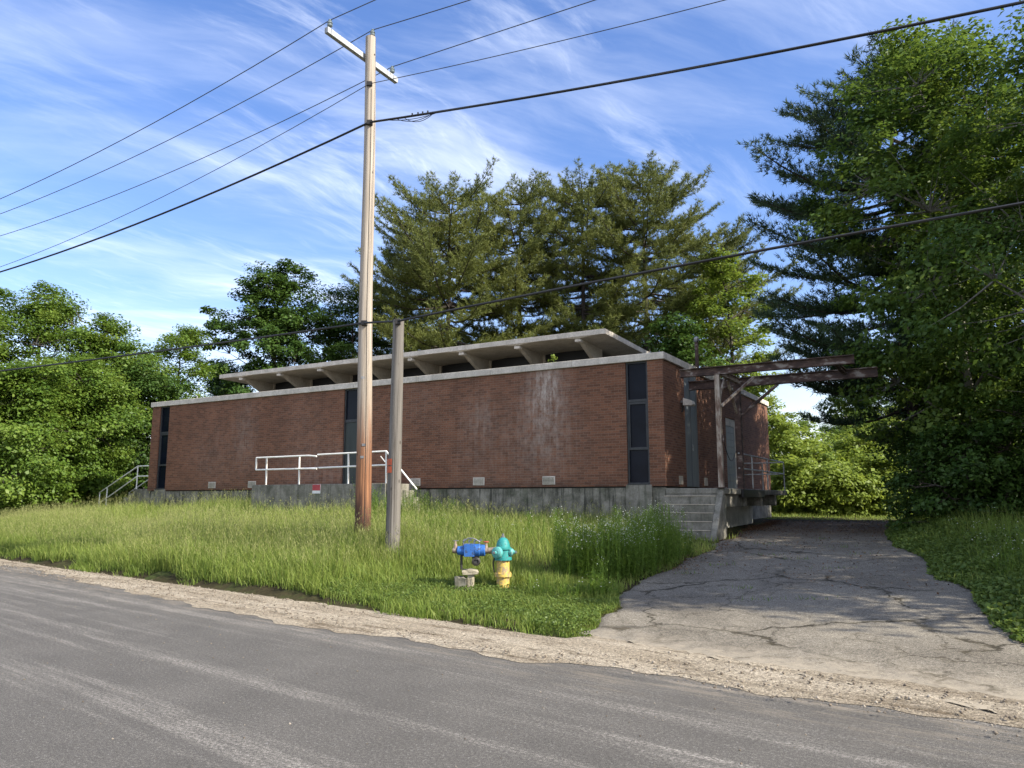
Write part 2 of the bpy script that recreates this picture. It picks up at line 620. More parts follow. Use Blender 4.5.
def mat_pole(name, lo, hi, brown_z=None):
    m, nt, b, out = new_mat(name)
    o = coords(nt)
    g = noise(nt, mapping(nt, o, scale=(26, 26, 0.5)), 1.0, 8, 0.68)
    c = ramp(nt, g, [(0.28, tuple(x * 0.35 for x in lo)), (0.42, lo), (0.72, hi)])
    if brown_z:
        sp = nd(nt, 'ShaderNodeSeparateXYZ')
        lk(nt, o, sp.inputs[0])
        zz = mth(nt, 'ADD', sp.outputs[2], mth(nt, 'MULTIPLY', noise(nt, mapping(nt, o, scale=(9, 9, 0.5)), 1, 6, 0.7), 2.4))
        k = smooth(nt, zz, brown_z + 1.9, brown_z)
        c = mix(nt, mth(nt, 'MULTIPLY', k, 0.92), c, ramp(nt, g, [(0.3, (0.03, 0.012, 0.006)), (0.5, (0.20, 0.075, 0.028)), (0.72, (0.36, 0.16, 0.06))]))
        k2 = smooth(nt, zz, brown_z - 0.25, brown_z - 0.95)
        c = mix(nt, mth(nt, 'MULTIPLY', k2, 0.85), c, (0.035, 0.014, 0.010))
    sp2 = noise(nt, mapping(nt, o, scale=(16, 16, 0.22), loc=(3, 5, 1)), 1.2, 6, 0.6)
    c = mix(nt, mth(nt, 'MULTIPLY', smooth(nt, sp2, 0.60, 0.65), 0.75), c, (0.045, 0.034, 0.026))
    kn = nd(nt, 'ShaderNodeTexVoronoi')
    kn.inputs['Scale'].default_value = 1.0
    lk(nt, mapping(nt, o, scale=(5, 5, 2.6)), kn.inputs['Vector'])
    c = mix(nt, mth(nt, 'MULTIPLY', smooth(nt, kn.outputs['Distance'], 0.13, 0.05), 0.7), c, (0.03, 0.022, 0.016))
    lk(nt, c, b.inputs['Base Color'])
    b.inputs['Roughness'].default_value = 0.85
    bump(nt, b, g, 0.6, 0.006)
    return m


M['pole'] = mat_pole('pine_pole_wood', (0.30, 0.25, 0.195), (0.48, 0.425, 0.355), 2.9)
M['old_pole'] = mat_pole('grey_old_pole_wood', (0.105, 0.094, 0.082), (0.225, 0.205, 0.182))
M['arm'] = mat_pole('silvered_arm_wood', (0.33, 0.34, 0.34), (0.55, 0.56, 0.56))


def mat_bark(name, a, b_, c_):
    m, nt, b, out = new_mat(name)
    o = coords(nt)
    g = noise(nt, mapping(nt, o, scale=(9, 9, 1.6)), 1.3, 7, 0.7)
    lk(nt, ramp(nt, g, [(0.3, a), (0.5, b_), (0.72, c_)]), b.inputs['Base Color'])
    b.inputs['Roughness'].default_value = 0.95
    bump(nt, b, g, 0.9, 0.03)
    return m


M['bark'] = mat_bark('grey_brown_bark', (0.02, 0.016, 0.012), (0.065, 0.052, 0.04), (0.13, 0.11, 0.09))
M['pine_bark'] = mat_bark('pine_bark', (0.014, 0.011, 0.009), (0.045, 0.035, 0.028), (0.09, 0.072, 0.058))
M['pale_bark'] = mat_bark('pale_blotched_bark', (0.05, 0.045, 0.036), (0.16, 0.15, 0.125), (0.28, 0.26, 0.22))
M['leaf_left'] = mat_leaf('ash_leaf', (0.056, 0.112, 0.015), (0.105, 0.178, 0.024), (0.18, 0.25, 0.04), 0.40)
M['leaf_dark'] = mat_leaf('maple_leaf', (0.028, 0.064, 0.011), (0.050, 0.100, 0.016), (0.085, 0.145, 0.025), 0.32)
M['leaf_right'] = mat_leaf('birch_leaf', (0.042, 0.086, 0.014), (0.082, 0.142, 0.021), (0.155, 0.22, 0.034), 0.42)
M['leaf_bright'] = mat_leaf('young_leaf', (0.10, 0.155, 0.02), (0.155, 0.22, 0.03), (0.22, 0.29, 0.045), 0.44)
M['needle'] = mat_leaf('pine_needle', (0.078, 0.100, 0.024), (0.130, 0.155, 0.036), (0.195, 0.212, 0.052), 0.26, 0.55)
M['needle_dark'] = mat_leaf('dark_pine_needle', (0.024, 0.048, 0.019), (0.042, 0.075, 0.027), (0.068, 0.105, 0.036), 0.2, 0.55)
M['grass'] = mat_leaf('meadow_grass_blade', (0.080, 0.142, 0.020), (0.178, 0.245, 0.044), (0.325, 0.36, 0.098), 0.42, 0.55)
M['seed'] = mat_leaf('grass_seed_head', (0.17, 0.20, 0.06), (0.26, 0.275, 0.095), (0.36, 0.35, 0.15), 0.35, 0.7)
M['weed'] = mat_leaf('fleabane_stalk', (0.065, 0.13, 0.016), (0.125, 0.21, 0.028), (0.20, 0.285, 0.05), 0.42, 0.55)
M['petal'] = mat_leaf('white_petal', (0.45, 0.47, 0.36), (0.60, 0.60, 0.50), (0.72, 0.72, 0.64), 0.3, 0.7)
M['verge'] = mat_leaf('ground_cover_leaf', (0.055, 0.105, 0.018), (0.105, 0.160, 0.030), (0.17, 0.225, 0.05), 0.36)


def mat_paint(name, lo, hi, under, chip=0.66, dirt=(0.10, 0.085, 0.06), rough=0.5):
    m, nt, b, out = new_mat(name)
    o = coords(nt)
    n1 = noise(nt, o, 9, 6, 0.65)
    n2 = noise(nt, o, 34, 6, 0.7)
    n3 = noise(nt, mapping(nt, o, scale=(14, 14, 3)), 1.5, 6, 0.7)
    c = ramp(nt, n1, [(0.32, lo), (0.68, hi)])
    c = mix(nt, mth(nt, 'MULTIPLY', smooth(nt, n3, 0.52, 0.72), 0.45), c, dirt)
    k = smooth(nt, mth(nt, 'ADD', mth(nt, 'MULTIPLY', n2, 0.6), mth(nt, 'MULTIPLY', n1, 0.5)), chip - 0.06, chip)
    c = mix(nt, k, c, under)
    lk(nt, c, b.inputs['Base Color'])
    lk(nt, ramp(nt, n2, [(0.3, rough - 0.12), (0.7, rough + 0.25)]), b.inputs['Roughness'])
    bump(nt, b, mth(nt, 'SUBTRACT', n2, k), 0.35, 0.003)
    return m


M['yellow'] = mat_paint('worn_yellow_paint', (0.50, 0.33, 0.06), (0.62, 0.46, 0.12), (0.30, 0.22, 0.13), 0.60, (0.22, 0.13, 0.06))
M['teal'] = mat_paint('worn_teal_paint', (0.008, 0.17, 0.165), (0.03, 0.29, 0.27), (0.05, 0.09, 0.08), 0.67)
M['teal_lit'] = mat_paint('lit_teal_cap', (0.05, 0.30, 0.28), (0.13, 0.42, 0.39), (0.12, 0.15, 0.13), 0.65)  # light falling on the nozzle caps is put into this paler teal
M['blue'] = mat_paint('scuffed_blue_epoxy', (0.012, 0.085, 0.32), (0.03, 0.14, 0.44), (0.03, 0.05, 0.10), 0.64, (0.03, 0.05, 0.09))


# ground, road, shoulder, driveway
def mat_ground():
    m, nt, b, out = new_mat('soil_and_thatch')
    o = coords(nt)
    n1 = noise(nt, o, 0.8, 8, 0.65)
    n2 = noise(nt, o, 14, 6, 0.7)
    c = ramp(nt, n1, [(0.32, (0.036, 0.027, 0.016)), (0.52, (0.048, 0.042, 0.020)), (0.7, (0.06, 0.085, 0.022))])
    c = mix(nt, 1.0, c, ramp(nt, n2, [(0.3, 0.6), (0.7, 1.3)]), 'MULTIPLY')
    lk(nt, c, b.inputs['Base Color'])
    b.inputs['Roughness'].default_value = 1.0
    b.inputs['Specular IOR Level'].default_value = 0.1
    bump(nt, b, n2, 0.8, 0.03)
    return m


def mat_road():
    m, nt, b, out = new_mat('dusty_asphalt')
    o = coords(nt)                       # object x runs along the road
    sp = nd(nt, 'ShaderNodeSeparateXYZ')
    lk(nt, o, sp.inputs[0])
    n1 = noise(nt, mapping(nt, o, scale=(0.09, 2.3, 1)), 1.0, 5, 0.6, 0.15)
    n2 = noise(nt, mapping(nt, o, scale=(0.22, 6.5, 1), loc=(3, 1, 0)), 1.0, 6, 0.65, 0.1)
    n3 = noise(nt, o, 130, 4, 0.8)
    n4 = noise(nt, o, 1.3, 7, 0.65)
    n5 = noise(nt, mapping(nt, o, scale=(0.7, 5, 1)), 1.6, 8, 0.75)
    base = ramp(nt, n4, [(0.3, (0.080, 0.0745, 0.066)), (0.7, (0.108, 0.1005, 0.089))])
    n6 = noise(nt, o, 38, 5, 0.75)
    dust = mth(nt, 'MULTIPLY', smooth(nt, mth(nt, 'ADD', mth(nt, 'MULTIPLY', n1, 0.7), mth(nt, 'MULTIPLY', n2, 0.35)), 0.50, 0.66), mth(nt, 'ADD', mth(nt, 'MULTIPLY', smooth(nt, n5, 0.35, 0.7), 0.8), 0.2))
    c = mix(nt, mth(nt, 'MULTIPLY', mth(nt, 'MULTIPLY', dust, smooth(nt, n6, 0.36, 0.58)), 0.85), base, (0.27, 0.25, 0.22))
    # white scuffs
    scuff = smooth(nt, noise(nt, mapping(nt, o, scale=(1.1, 7, 1), loc=(9, 2, 0)), 2.2, 9, 0.8), 0.66, 0.74)
    c = mix(nt, mth(nt, 'MULTIPLY', mth(nt, 'MULTIPLY', scuff, smooth(nt, n1, 0.42, 0.6)), 0.55), c, (0.42, 0.41, 0.39))
    c = mix(nt, 1.0, c, ramp(nt, n3, [(0.38, 0.45), (0.5, 0.92), (0.62, 2.0)]), 'MULTIPLY')
    c = mix(nt, 1.0, c, ramp(nt, n6, [(0.36, 0.70), (0.5, 0.97), (0.62, 1.38)]), 'MULTIPLY')
    vo = nd(nt, 'ShaderNodeTexVoronoi')
    vo.inputs['Scale'].default_value = 22
    lk(nt, o, vo.inputs['Vector'])
    c = mix(nt, mth(nt, 'MULTIPLY', smooth(nt, vo.outputs['Distance'], 0.17, 0.1), 0.5), c, (0.3, 0.29, 0.27))
    # sand swept on to the road near the shoulder
    sand = mth(nt, 'MULTIPLY', smooth(nt, sp.outputs[1], 5.2, 6.6), smooth(nt, n5, 0.45, 0.7))
    c = mix(nt, mth(nt, 'MULTIPLY', sand, 0.6), c, (0.30, 0.25, 0.185))
    lk(nt, c, b.inputs['Base Color'])
    b.inputs['Roughness'].default_value = 0.85
    b.inputs['Specular IOR Level'].default_value = 0.3
    bump(nt, b, n3, 0.6, 0.006)
    return m


def mat_shoulder():
    m, nt, b, out = new_mat('sandy_gravel')
    o = coords(nt)
    n1 = noise(nt, mapping(nt, o, scale=(0.45, 2.6, 1)), 1.0, 7, 0.65)
    n2 = noise(nt, o, 60, 5, 0.8)
    n3 = noise(nt, mapping(nt, o, scale=(0.8, 4, 1), loc=(4, 4, 0)), 1.7, 7, 0.7)
    c = ramp(nt, n1, [(0.28, (0.22, 0.18, 0.13)), (0.5, (0.345, 0.295, 0.222)), (0.72, (0.42, 0.365, 0.285))])
    c = mix(nt, mth(nt, 'MULTIPLY', smooth(nt, n3, 0.50, 0.68), 0.75), c, (0.095, 0.07, 0.045))
    n8 = noise(nt, o, 26, 5, 0.8)
    c = mix(nt, 1.0, c, ramp(nt, n8, [(0.38, 0.55), (0.5, 1.0), (0.62, 1.35)]), 'MULTIPLY')
    c = mix(nt, 1.0, c, ramp(nt, n2, [(0.38, 0.5), (0.5, 0.95), (0.62, 1.5)]), 'MULTIPLY')
    lk(nt, c, b.inputs['Base Color'])
    b.inputs['Roughness'].default_value = 1.0
    b.inputs['Specular IOR Level'].default_value = 0.1
    bump(nt, b, mth(nt, 'ADD', n2, mth(nt, 'MULTIPLY', n1, 2.0)), 0.9, 0.02)
    return m


def mat_drive():
    m, nt, b, out = new_mat('cracked_old_asphalt')
    o = coords(nt)
    sp = nd(nt, 'ShaderNodeSeparateXYZ')
    lk(nt, o, sp.inputs[0])
    n1 = noise(nt, o, 0.7, 7, 0.6)
    n2 = noise(nt, o, 110, 4, 0.8)
    n3 = noise(nt, o, 5, 7, 0.7)
    c = ramp(nt, n1, [(0.3, (0.130, 0.115, 0.092)), (0.52, (0.188, 0.168, 0.135)), (0.72, (0.222, 0.198, 0.156))])
    c = mix(nt, 1.0, c, ramp(nt, n3, [(0.3, 0.85), (0.7, 1.12)]), 'MULTIPLY')
    c = mix(nt, 1.0, c, ramp(nt, n2, [(0.38, 0.45), (0.5, 0.95), (0.62, 1.8)]), 'MULTIPLY')
    n7 = noise(nt, o, 34, 4, 0.75)
    c = mix(nt, 1.0, c, ramp(nt, n7, [(0.38, 0.68), (0.5, 0.98), (0.62, 1.35)]), 'MULTIPLY')
    # cracks: cell borders bent by noise, wide ones filled with moss and dirt
    wn = nd(nt, 'ShaderNodeTexNoise')
    wn.inputs['Scale'].default_value = 1.7
    wn.inputs['Detail'].default_value = 6
    wn.inputs['Roughness'].default_value = 0.65
    lk(nt, o, wn.inputs['Vector'])
    ws_ = nd(nt, 'ShaderNodeVectorMath', operation='SCALE')
    lk(nt, wn.outputs['Color'], ws_.inputs[0])
    ws_.inputs['Scale'].default_value = 0.9
    wa = nd(nt, 'ShaderNodeVectorMath', operation='ADD')
    lk(nt, o, wa.inputs[0])
    lk(nt, ws_.outputs[0], wa.inputs[1])
    flat = mapping(nt, wa.outputs[0], scale=(1, 1, 0))
    for sc_, wd, hue, k in ((0.36, 0.011, (0.032, 0.027, 0.018), 0.95), (0.85, 0.010, (0.045, 0.038, 0.028), 0.85), (2.1, 0.014, (0.06, 0.054, 0.045), 0.55)):
        vo = nd(nt, 'ShaderNodeTexVoronoi', feature='DISTANCE_TO_EDGE')
        vo.inputs['Scale'].default_value = sc_
        lk(nt, flat, vo.inputs['Vector'])
        gate = smooth(nt, noise(nt, mapping(nt, o, loc=(5 * sc_, 2, 0)), 0.55, 4), 0.38, 0.52)
        c = mix(nt, mth(nt, 'MULTIPLY', mth(nt, 'MULTIPLY', smooth(nt, vo.outputs['Distance'], wd, wd * 0.3), gate), k), c, hue)
        halo = mth(nt, 'MULTIPLY', smooth(nt, vo.outputs['Distance'], wd * 4, wd), mth(nt, 'MULTIPLY', gate, smooth(nt, n3, 0.45, 0.65)))
        c = mix(nt, mth(nt, 'MULTIPLY', halo, 0.45), c, (0.085, 0.07, 0.045))
    # sand washed over the mouth of the driveway
    sl = mth(nt, 'ADD', mth(nt, 'MULTIPLY', sp.outputs[0], NX), mth(nt, 'MULTIPLY', sp.outputs[1], NY))
    sl = mth(nt, 'ADD', sl, mth(nt, 'MULTIPLY', mth(nt, 'SUBTRACT', n3, 0.5), 2.6))
    c = mix(nt, mth(nt, 'MULTIPLY', smooth(nt, sl, 8.5, 7.2), 0.8), c, (0.36, 0.31, 0.235))
    # dirt and old leaves gather at the far end
    far = mth(nt, 'MULTIPLY', smooth(nt, sp.outputs[1], 17.0, 23.5), smooth(nt, n3, 0.25, 0.55))
    c = mix(nt, mth(nt, 'MULTIPLY', far, 0.8), c, (0.085, 0.055, 0.032))
    lk(nt, c, b.inputs['Base Color'])
    b.inputs['Roughness'].default_value = 0.95
    b.inputs['Specular IOR Level'].default_value = 0.2
    bump(nt, b, mth(nt, 'ADD', n2, n3), 0.6, 0.008)
    return m


M['ground'] = mat_ground()
M['road'] = mat_road()
M['shoulder'] = mat_shoulder()
M['drive'] = mat_drive()


# ------------------------------------------------------------------ the setting
def grid_mesh(name, P, mat, shape):
    """P: (rows*cols, 3)"""
    r, c = shape
    i = np.arange(r * c).reshape(r, c)
    q = np.stack([i[:-1, :-1], i[:-1, 1:], i[1:, 1:], i[1:, :-1]], -1).reshape(-1, 4)
    o = raw_mesh(name, P, np.full(len(q), 4), q.ravel(), mat, smooth_=True)
    return o


def axis_steps(a, b, near, lim):
    mid = np.arange(a, b + 1e-6, near)
    lo, hi, k = [], [], near
    x = a
    while x > -lim:
        k *= 1.22
        x -= k
        lo.append(x)
    k = near
    x = b
    while x < lim:
        k *= 1.22
        x += k
        hi.append(x)
    return np.array(lo[::-1] + list(mid) + hi)


rng = np.random.default_rng(7)
xs = axis_steps(-26, 14, 0.17, 900)
ys = axis_steps(4, 34, 0.17, 900)
XX, YY = np.meshgrid(xs, ys)
ZZ = H(XX, YY)
s_, t_ = st_of(XX, YY)
e_ = s_ - EDGE
ZZ = ZZ - np.where((e_ < -0.30) | (t_ < 5.6), 0.05, 0.012)
near_m = (np.abs(XX) < 40) & (YY > 0) & (YY < 60) & (e_ > 0.6)
ZZ = ZZ + near_m * rng.normal(0, 0.004, ZZ.shape) + ((e_ > -0.2) & (e_ < 0.6) & (t_ > 5.6) & (t_ < 40)) * rng.normal(0, 0.018, ZZ.shape)
g = grid_mesh('ground', np.stack([XX.ravel(), YY.ravel(), ZZ.ravel()], 1), M['ground'], XX.shape)
tag(g, 'grassy ground rising gently from the road towards the trees', 'ground', kind='structure')

# road and shoulder share a frame whose x runs along the road
RROT = math.atan2(RY, RX)


def road_frame(name, X, Yl, Z, mat, shape):
    o = grid_mesh(name, np.stack([X.ravel(), Yl.ravel(), Z.ravel()], 1), mat, shape)
    return o


tt = np.concatenate([-np.geomspace(900, 30, 18), np.arange(-28, 40, 0.5), np.geomspace(42, 900, 22)])
ss = np.linspace(-4.4, 7.3, 24)
T, S = np.meshgrid(tt, ss)
# local x = along the road to the right, local y = towards the building
road = road_frame('road', -T, S, np.full(T.shape, 0.0) - 0.012 * np.clip(1.5 - S, 0, 6) ** 2 / 25, M['road'], T.shape)
tag(road, 'grey asphalt road with pale dusty wheel tracks', 'road', kind='structure')
rt_ang = math.atan2(-RY, -RX)
road.rotation_euler = (0, 0, rt_ang)

# sandy shoulder with a ragged inner edge
tq = np.concatenate([-np.geomspace(200, 21, 20), np.arange(-20, 34, 0.1), np.geomspace(34.5, 300, 30)])


def ragged(t, amp, seed, fr=(0.35, 0.9, 2.3, 5.1, 11.0)):
    r = np.random.default_rng(seed)
    return sum(amp / (k + 1) * np.sin(f * t + r.uniform(0, 6.28)) for k, f in enumerate(fr))


inner = 6.45 + ragged(tq, 0.17, 3) - 0.35 * sstep((9 - np.abs(tq - 9.2)) / 4) * sstep((tq - 4.0) / 1.2) * 0.9
inner = inner + 0.30 * sstep((tq - 9.0) / 1.2) + 0.25 * sstep((1.5 - tq) / 4)
outer = np.where(tq > 5.4, 7.47 + ragged(tq, 0.05, 15), 7.78 + ragged(tq, 0.05, 5))
fr = np.linspace(0, 1, 14)
SS = inner[None, :] * (1 - fr[:, None]) + outer[None, :] * fr[:, None]
TT = np.repeat(tq[None, :], len(fr), 0)
zz = 0.004 + 0.035 * np.sin(PI * fr)[:, None] * (0.6 + ragged(tq, 0.3, 9)[None, :]) + 0.01 * fr[:, None] - 0.02 * np.clip(fr[:, None] - 0.75, 0, 1) * (tq[None, :] < 5.4)
zz += np.random.default_rng(4).normal(0, 0.003, zz.shape) * (fr[:, None] > 0.05)
sh = road_frame('gravel_shoulder', -TT, SS, zz, M['shoulder'], TT.shape)
sh.rotation_euler = (0, 0, rt_ang)
tag(sh, 'sandy gravel strip between the asphalt and the grass bank', 'shoulder', kind='structure')

# driveway outline, its two sides read as world points from near to far
left_px = [(583, 634), (597, 627), (619, 597), (652, 577), (690, 559), (707, 548), (722, 543), (740, 533), (760, 526), (772, 521.5)]
right_px = [(1330, 783), (1240, 745), (1075, 672), (1024, 640), (985, 606), (935, 567), (905, 549), (888, 537), (892, 528), (905, 521.5)]

left_w = [on_ground(*p) for p in left_px]
right_w = [on_ground(*p) for p in right_px]


def resample(P, n):
    P = np.array(P)
    d = np.concatenate([[0], np.cumsum(np.linalg.norm(np.diff(P, axis=0), axis=1))])
    q = np.linspace(0, d[-1], n)
    return np.stack([np.interp(q, d, P[:, 0]), np.interp(q, d, P[:, 1])], 1)


LW, RW = resample(left_w, 120), resample(right_w, 120)
r_ = np.random.default_rng(12)


def wob(n, amp):
    a = r_.normal(0, 1, n + 12)
    return np.convolve(a, np.ones(5) / 5, 'same')[6:-6] * amp


LW[:, 0] += wob(120, 0.17)
RW[:, 0] += wob(120, 0.17)
u_ = np.linspace(0, 1, 70)
DX = LW[:, None, 0] * (1 - u_) + RW[:, None, 0] * u_
DY = LW[:, None, 1] * (1 - u_) + RW[:, None, 1] * u_
DZ = H(DX, DY) + 0.016
bmp = np.random.default_rng(3).normal(0, 1, DX.shape)
for _ in range(6):
    bmp[1:-1, 1:-1] = (bmp[1:-1, 1:-1] + bmp[:-2, 1:-1] + bmp[2:, 1:-1] + bmp[1:-1, :-2] + bmp[1:-1, 2:]) / 5
DZ = DZ + np.clip(bmp, -1, 1) * 0.02
DZ[:, 0] -= 0.03
DZ[:, -1] -= 0.03
dr = grid_mesh('driveway', np.stack([DX.ravel(), DY.ravel(), DZ.ravel()], 1), M['drive'], DX.shape)
tag(dr, 'cracked old asphalt driveway leading past the loading dock', 'driveway', kind='structure')
DRIVE_POLY = np.concatenate([LW, RW[::-1]])


def in_poly(X, Y, P):
    inside = np.zeros(X.shape, bool)
    n = len(P)
    j = n - 1
    for i in range(n):
        xi, yi, xj, yj = P[i, 0], P[i, 1], P[j, 0], P[j, 1]
        c = ((yi > Y) != (yj > Y)) & (X < (xj - xi) * (Y - yi) / (yj - yi + 1e-12) + xi)
        inside ^= c
        j = i
    return inside


# ------------------------------------------------------------------ the brick building
bld = empty('brick_building', (B0[0], B0[1], 0), BROT)
tag(bld, 'low red brick windowless industrial building with raised pale concrete roof', 'building')
LEN, DEP = 21.4, 12.2
ZB, ZT, ZC = 1.93, 5.25, 5.44
WINS = [(0.43, 1.05), (10.2, 11.14), (20.32, 20.91)]     # openings along the front
TH = 0.32
m = MB()
edges = [0.0]
for a, b_ in WINS:
    edges += [a, b_]
edges.append(LEN)
for k in range(0, len(edges), 2):
    m.box(-edges[k + 1], -edges[k], 0, TH, ZB, ZT)
SIDE_OPEN = [(1.74, 2.92, ZB, ZT), (5.95, 7.2, ZB, 4.25)]
m.box(-TH, 0, TH, 1.74, ZB, ZT)
m.box(-TH, 0, 2.92, 5.95, ZB, ZT)
m.box(-TH, 0, 5.95, 7.2, 4.25, ZT)
m.box(-TH, 0, 7.2, DEP, ZB, ZT)
m.box(-LEN, -LEN + TH, TH, DEP, ZB, ZT)
m.box(-LEN + TH, -TH, DEP - TH, DEP, ZB, ZT)
wall = m.build('brick_wall', M['brick'], bld, bevel=0.006)
# dark rooms behind the openings
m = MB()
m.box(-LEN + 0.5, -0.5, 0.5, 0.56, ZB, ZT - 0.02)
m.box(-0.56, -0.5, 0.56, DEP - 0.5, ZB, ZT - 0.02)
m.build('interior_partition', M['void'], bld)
# foundation
m = MB()
m.box(-LEN + 0.03, -0.03, 0.035, DEP - 0.03, 0.1, ZB - 0.035)
m.build('foundation', M['foundation'], bld)
m = MB()
m.box(-LEN + 0.10, -0.10, 0.10, DEP - 0.1, ZB - 0.035, ZB)
m.build('sill_gap', M['void'], bld)
# smooth blocks of concrete below the window strips
for a, b_ in (WINS[0], WINS[2]):
    MB().box(-b_ - 0.05, -a + 0.05, -0.01, 0.3, 0.1, ZB + 0.04).build('window_base', M['concrete'], bld, bevel=0.01)
# coping in lengths
cb = MB()
ov = 0.06
xj = np.linspace(-LEN - ov, ov, 9)
for i in range(8):
    cb.box(xj[i] + 0.003, xj[i + 1] - 0.003, -ov, TH + 0.05, ZT, ZC)
yj = np.linspace(TH + 0.053, DEP + ov, 5)
for i in range(4):
    cb.box(-TH - 0.05, ov, yj[i] + 0.003, yj[i + 1] - 0.003, ZT, ZC)
    cb.box(-LEN - ov, -LEN + TH + 0.05, yj[i] + 0.003, yj[i + 1] - 0.003, ZT, ZC)
cb.box(-LEN + TH + 0.06, -TH - 0.06, DEP - TH, DEP + ov, ZT, ZC)
cb.build('coping', M['coping'], bld, bevel=0.012)
MB().box(-LEN + TH + 0.052, -TH - 0.052, TH + 0.055, DEP - TH - 0.003, 5.0, 5.18).build('roof_deck', M['concrete'], bld)

# window strips
for i, (a, b_) in enumerate(WINS):
    fr_ = 0.05
    f = MB()
    y0, y1 = 0.045, 0.13
    f.box(-b_ + 0.002, -b_ + fr_, y0, y1, ZB + 0.045, ZT - 0.002)
    f.box(-a - fr_, -a - 0.002, y0, y1, ZB + 0.045, ZT - 0.002)
    f.box(-b_ + fr_ + 0.001, -a - fr_ - 0.001, y0, y1, ZT - fr_, ZT - 0.002)
    f.box(-b_ + fr_ + 0.001, -a - fr_ - 0.001, y0, y1, ZB + 0.045, ZB + 0.045 + fr_)
    if i != 1:
        for zm in (2.92, 4.20):
            f.box(-b_ + fr_ + 0.001, -a - fr_ - 0.001, y0 + 0.004, y1 - 0.004, zm - 0.035, zm + 0.035)
        # inner sash in the middle light
        f.box(-b_ + fr_ + 0.001, -b_ + fr_ + 0.04, y0 + 0.012, y1 - 0.012, 2.957, 4.163)
        f.box(-a - fr_ - 0.04, -a - fr_ - 0.001, y0 + 0.012, y1 - 0.012, 2.957, 4.163)
        f.box(-b_ + fr_ + 0.042, -a - fr_ - 0.042, y0 + 0.012, y1 - 0.012, 4.10, 4.163)
        fo = f.build('window', M['frame'], bld, bevel=0.004)
        p = MB()
        p.box(-b_ + fr_ + 0.0015, -a - fr_ - 0.0015, 0.095, 0.101, ZB + 0.096, ZT - fr_ - 0.001)
        p.build('pane', M['glass'], fo)
        sl = MB()
        sl.box(-b_ + 0.004, -a - 0.004, -0.02, 0.044, ZB + 0.042, ZB + 0.075)
        sl.build('sill', M['frame'], fo)
    else:
        f.box(-b_ + fr_ + 0.001, -a - fr_ - 0.001, y0 + 0.004, y1 - 0.004, 4.12, 4.22)
        fo = f.build('door_frame', M['frame'], bld, bevel=0.004)
        MB().box(-b_ + fr_ + 0.0015, -a - fr_ - 0.0015, 0.095, 0.101, 4.221, ZT - fr_ - 0.001).build('transom_pane', M['glass'], fo)
        do = MB().box(-b_ + fr_ + 0.003, -a - fr_ - 0.003, 0.07, 0.12, ZB + 0.1, 4.118).build('door', M['door_green'], bld, bevel=0.004)
        MB().tube([(-a - 0.16, 0.02, 3.02), (-a - 0.16, 0.069, 3.02)], 0.028, 10).build('handle', M['steel'], do, 30)

# side door: tall grey metal leaf pair
f = MB()
f.box(-0.10, -0.012, 1.743, 1.80, ZB + 0.004, ZT - 0.003)
f.box(-0.10, -0.012, 2.86, 2.917, ZB + 0.004, ZT - 0.003)
f.box(-0.10, -0.012, 1.801, 2.859, ZT - 0.07, ZT - 0.003)
df = f.build('door_frame', M['grey_metal'], bld, bevel=0.004)
for y0, y1 in ((1.803, 2.327), (2.333, 2.857)):
    dp = MB().box(-0.07, -0.022, y0, y1, ZB + 0.01, ZT - 0.073).build('tall_door', M['grey_metal'], bld, bevel=0.005)
    if y0 > 2:
        MB().box(-0.0215, 0.015, 2.36, 2.40, 2.95, 3.14).build('handle', M['steel'], dp, bevel=0.006)
MB().box(-0.0215, -0.008, 2.31, 2.35, ZB + 0.02, ZT - 0.08).build('cover_strip', M['grey_metal'], bld)
# loading door with grey lintel panel
f = MB()
f.box(-0.14, -0.02, 5.953, 6.03, ZB + 0.004, 4.0)
f.box(-0.14, -0.02, 7.12, 7.197, ZB + 0.004, 4.0)
f.box(-0.14, -0.02, 5.953, 7.197, 4.001, 4.247)
f.build('lintel', M['coping'], bld, bevel=0.005)
ld = MB()
for k in range(9):
    z0 = ZB + 0.01 + k * 0.2295
    ld.box(-0.08, -0.035, 6.033, 7.117, z0, z0 + 0.2265)
ld.build('loading_door', M['grey_metal'], bld, bevel=0.006)
# ventilation grilles at the foot of the front wall
for d in (3.4, 5.73, 8.08, 15.4, 17.55):
    g1 = MB()
    g1.box(-d - 0.2, -d + 0.2, -0.018, 0.002, ZB + 0.07, ZB + 0.30)
    v = g1.build('wall_vent', M['coping'], bld, bevel=0.004)
    g2 = MB()
    for k in range(5):
        g2.bar((-d - 0.17, -0.024, ZB + 0.11 + k * 0.037), (-d + 0.17, -0.024, ZB + 0.11 + k * 0.037), 0.014, 0.012)
    g2.build('louvre', M['concrete'], v)
for y in (1.2, 3.5):
    MB().box(0.002, 0.018, y - 0.16, y + 0.16, ZB + 0.06, ZB + 0.29).build('wall_vent', M['soffit'], bld, bevel=0.004)
# flood lamp on the side wall
l = MB()
l.bar((0.002, 1.42, 4.27), (0.12, 1.42, 4.27), 0.05, 0.05)
lo = l.build('wall_lamp', M['steel'], bld, bevel=0.004)
MB().prism([(0.10, 4.36), (0.34, 4.27), (0.37, 4.17), (0.34, 4.13), (0.10, 4.15)], 1.28, 1.56).build('lamp_housing', M['coping'], lo, bevel=0.01)
MB().tube([(0.06, 1.42, 4.24), (0.06, 1.42, 4.05), (0.03, 1.42, 3.98)], 0.03, 8).build('conduit', M['dark_iron'], lo, 40)

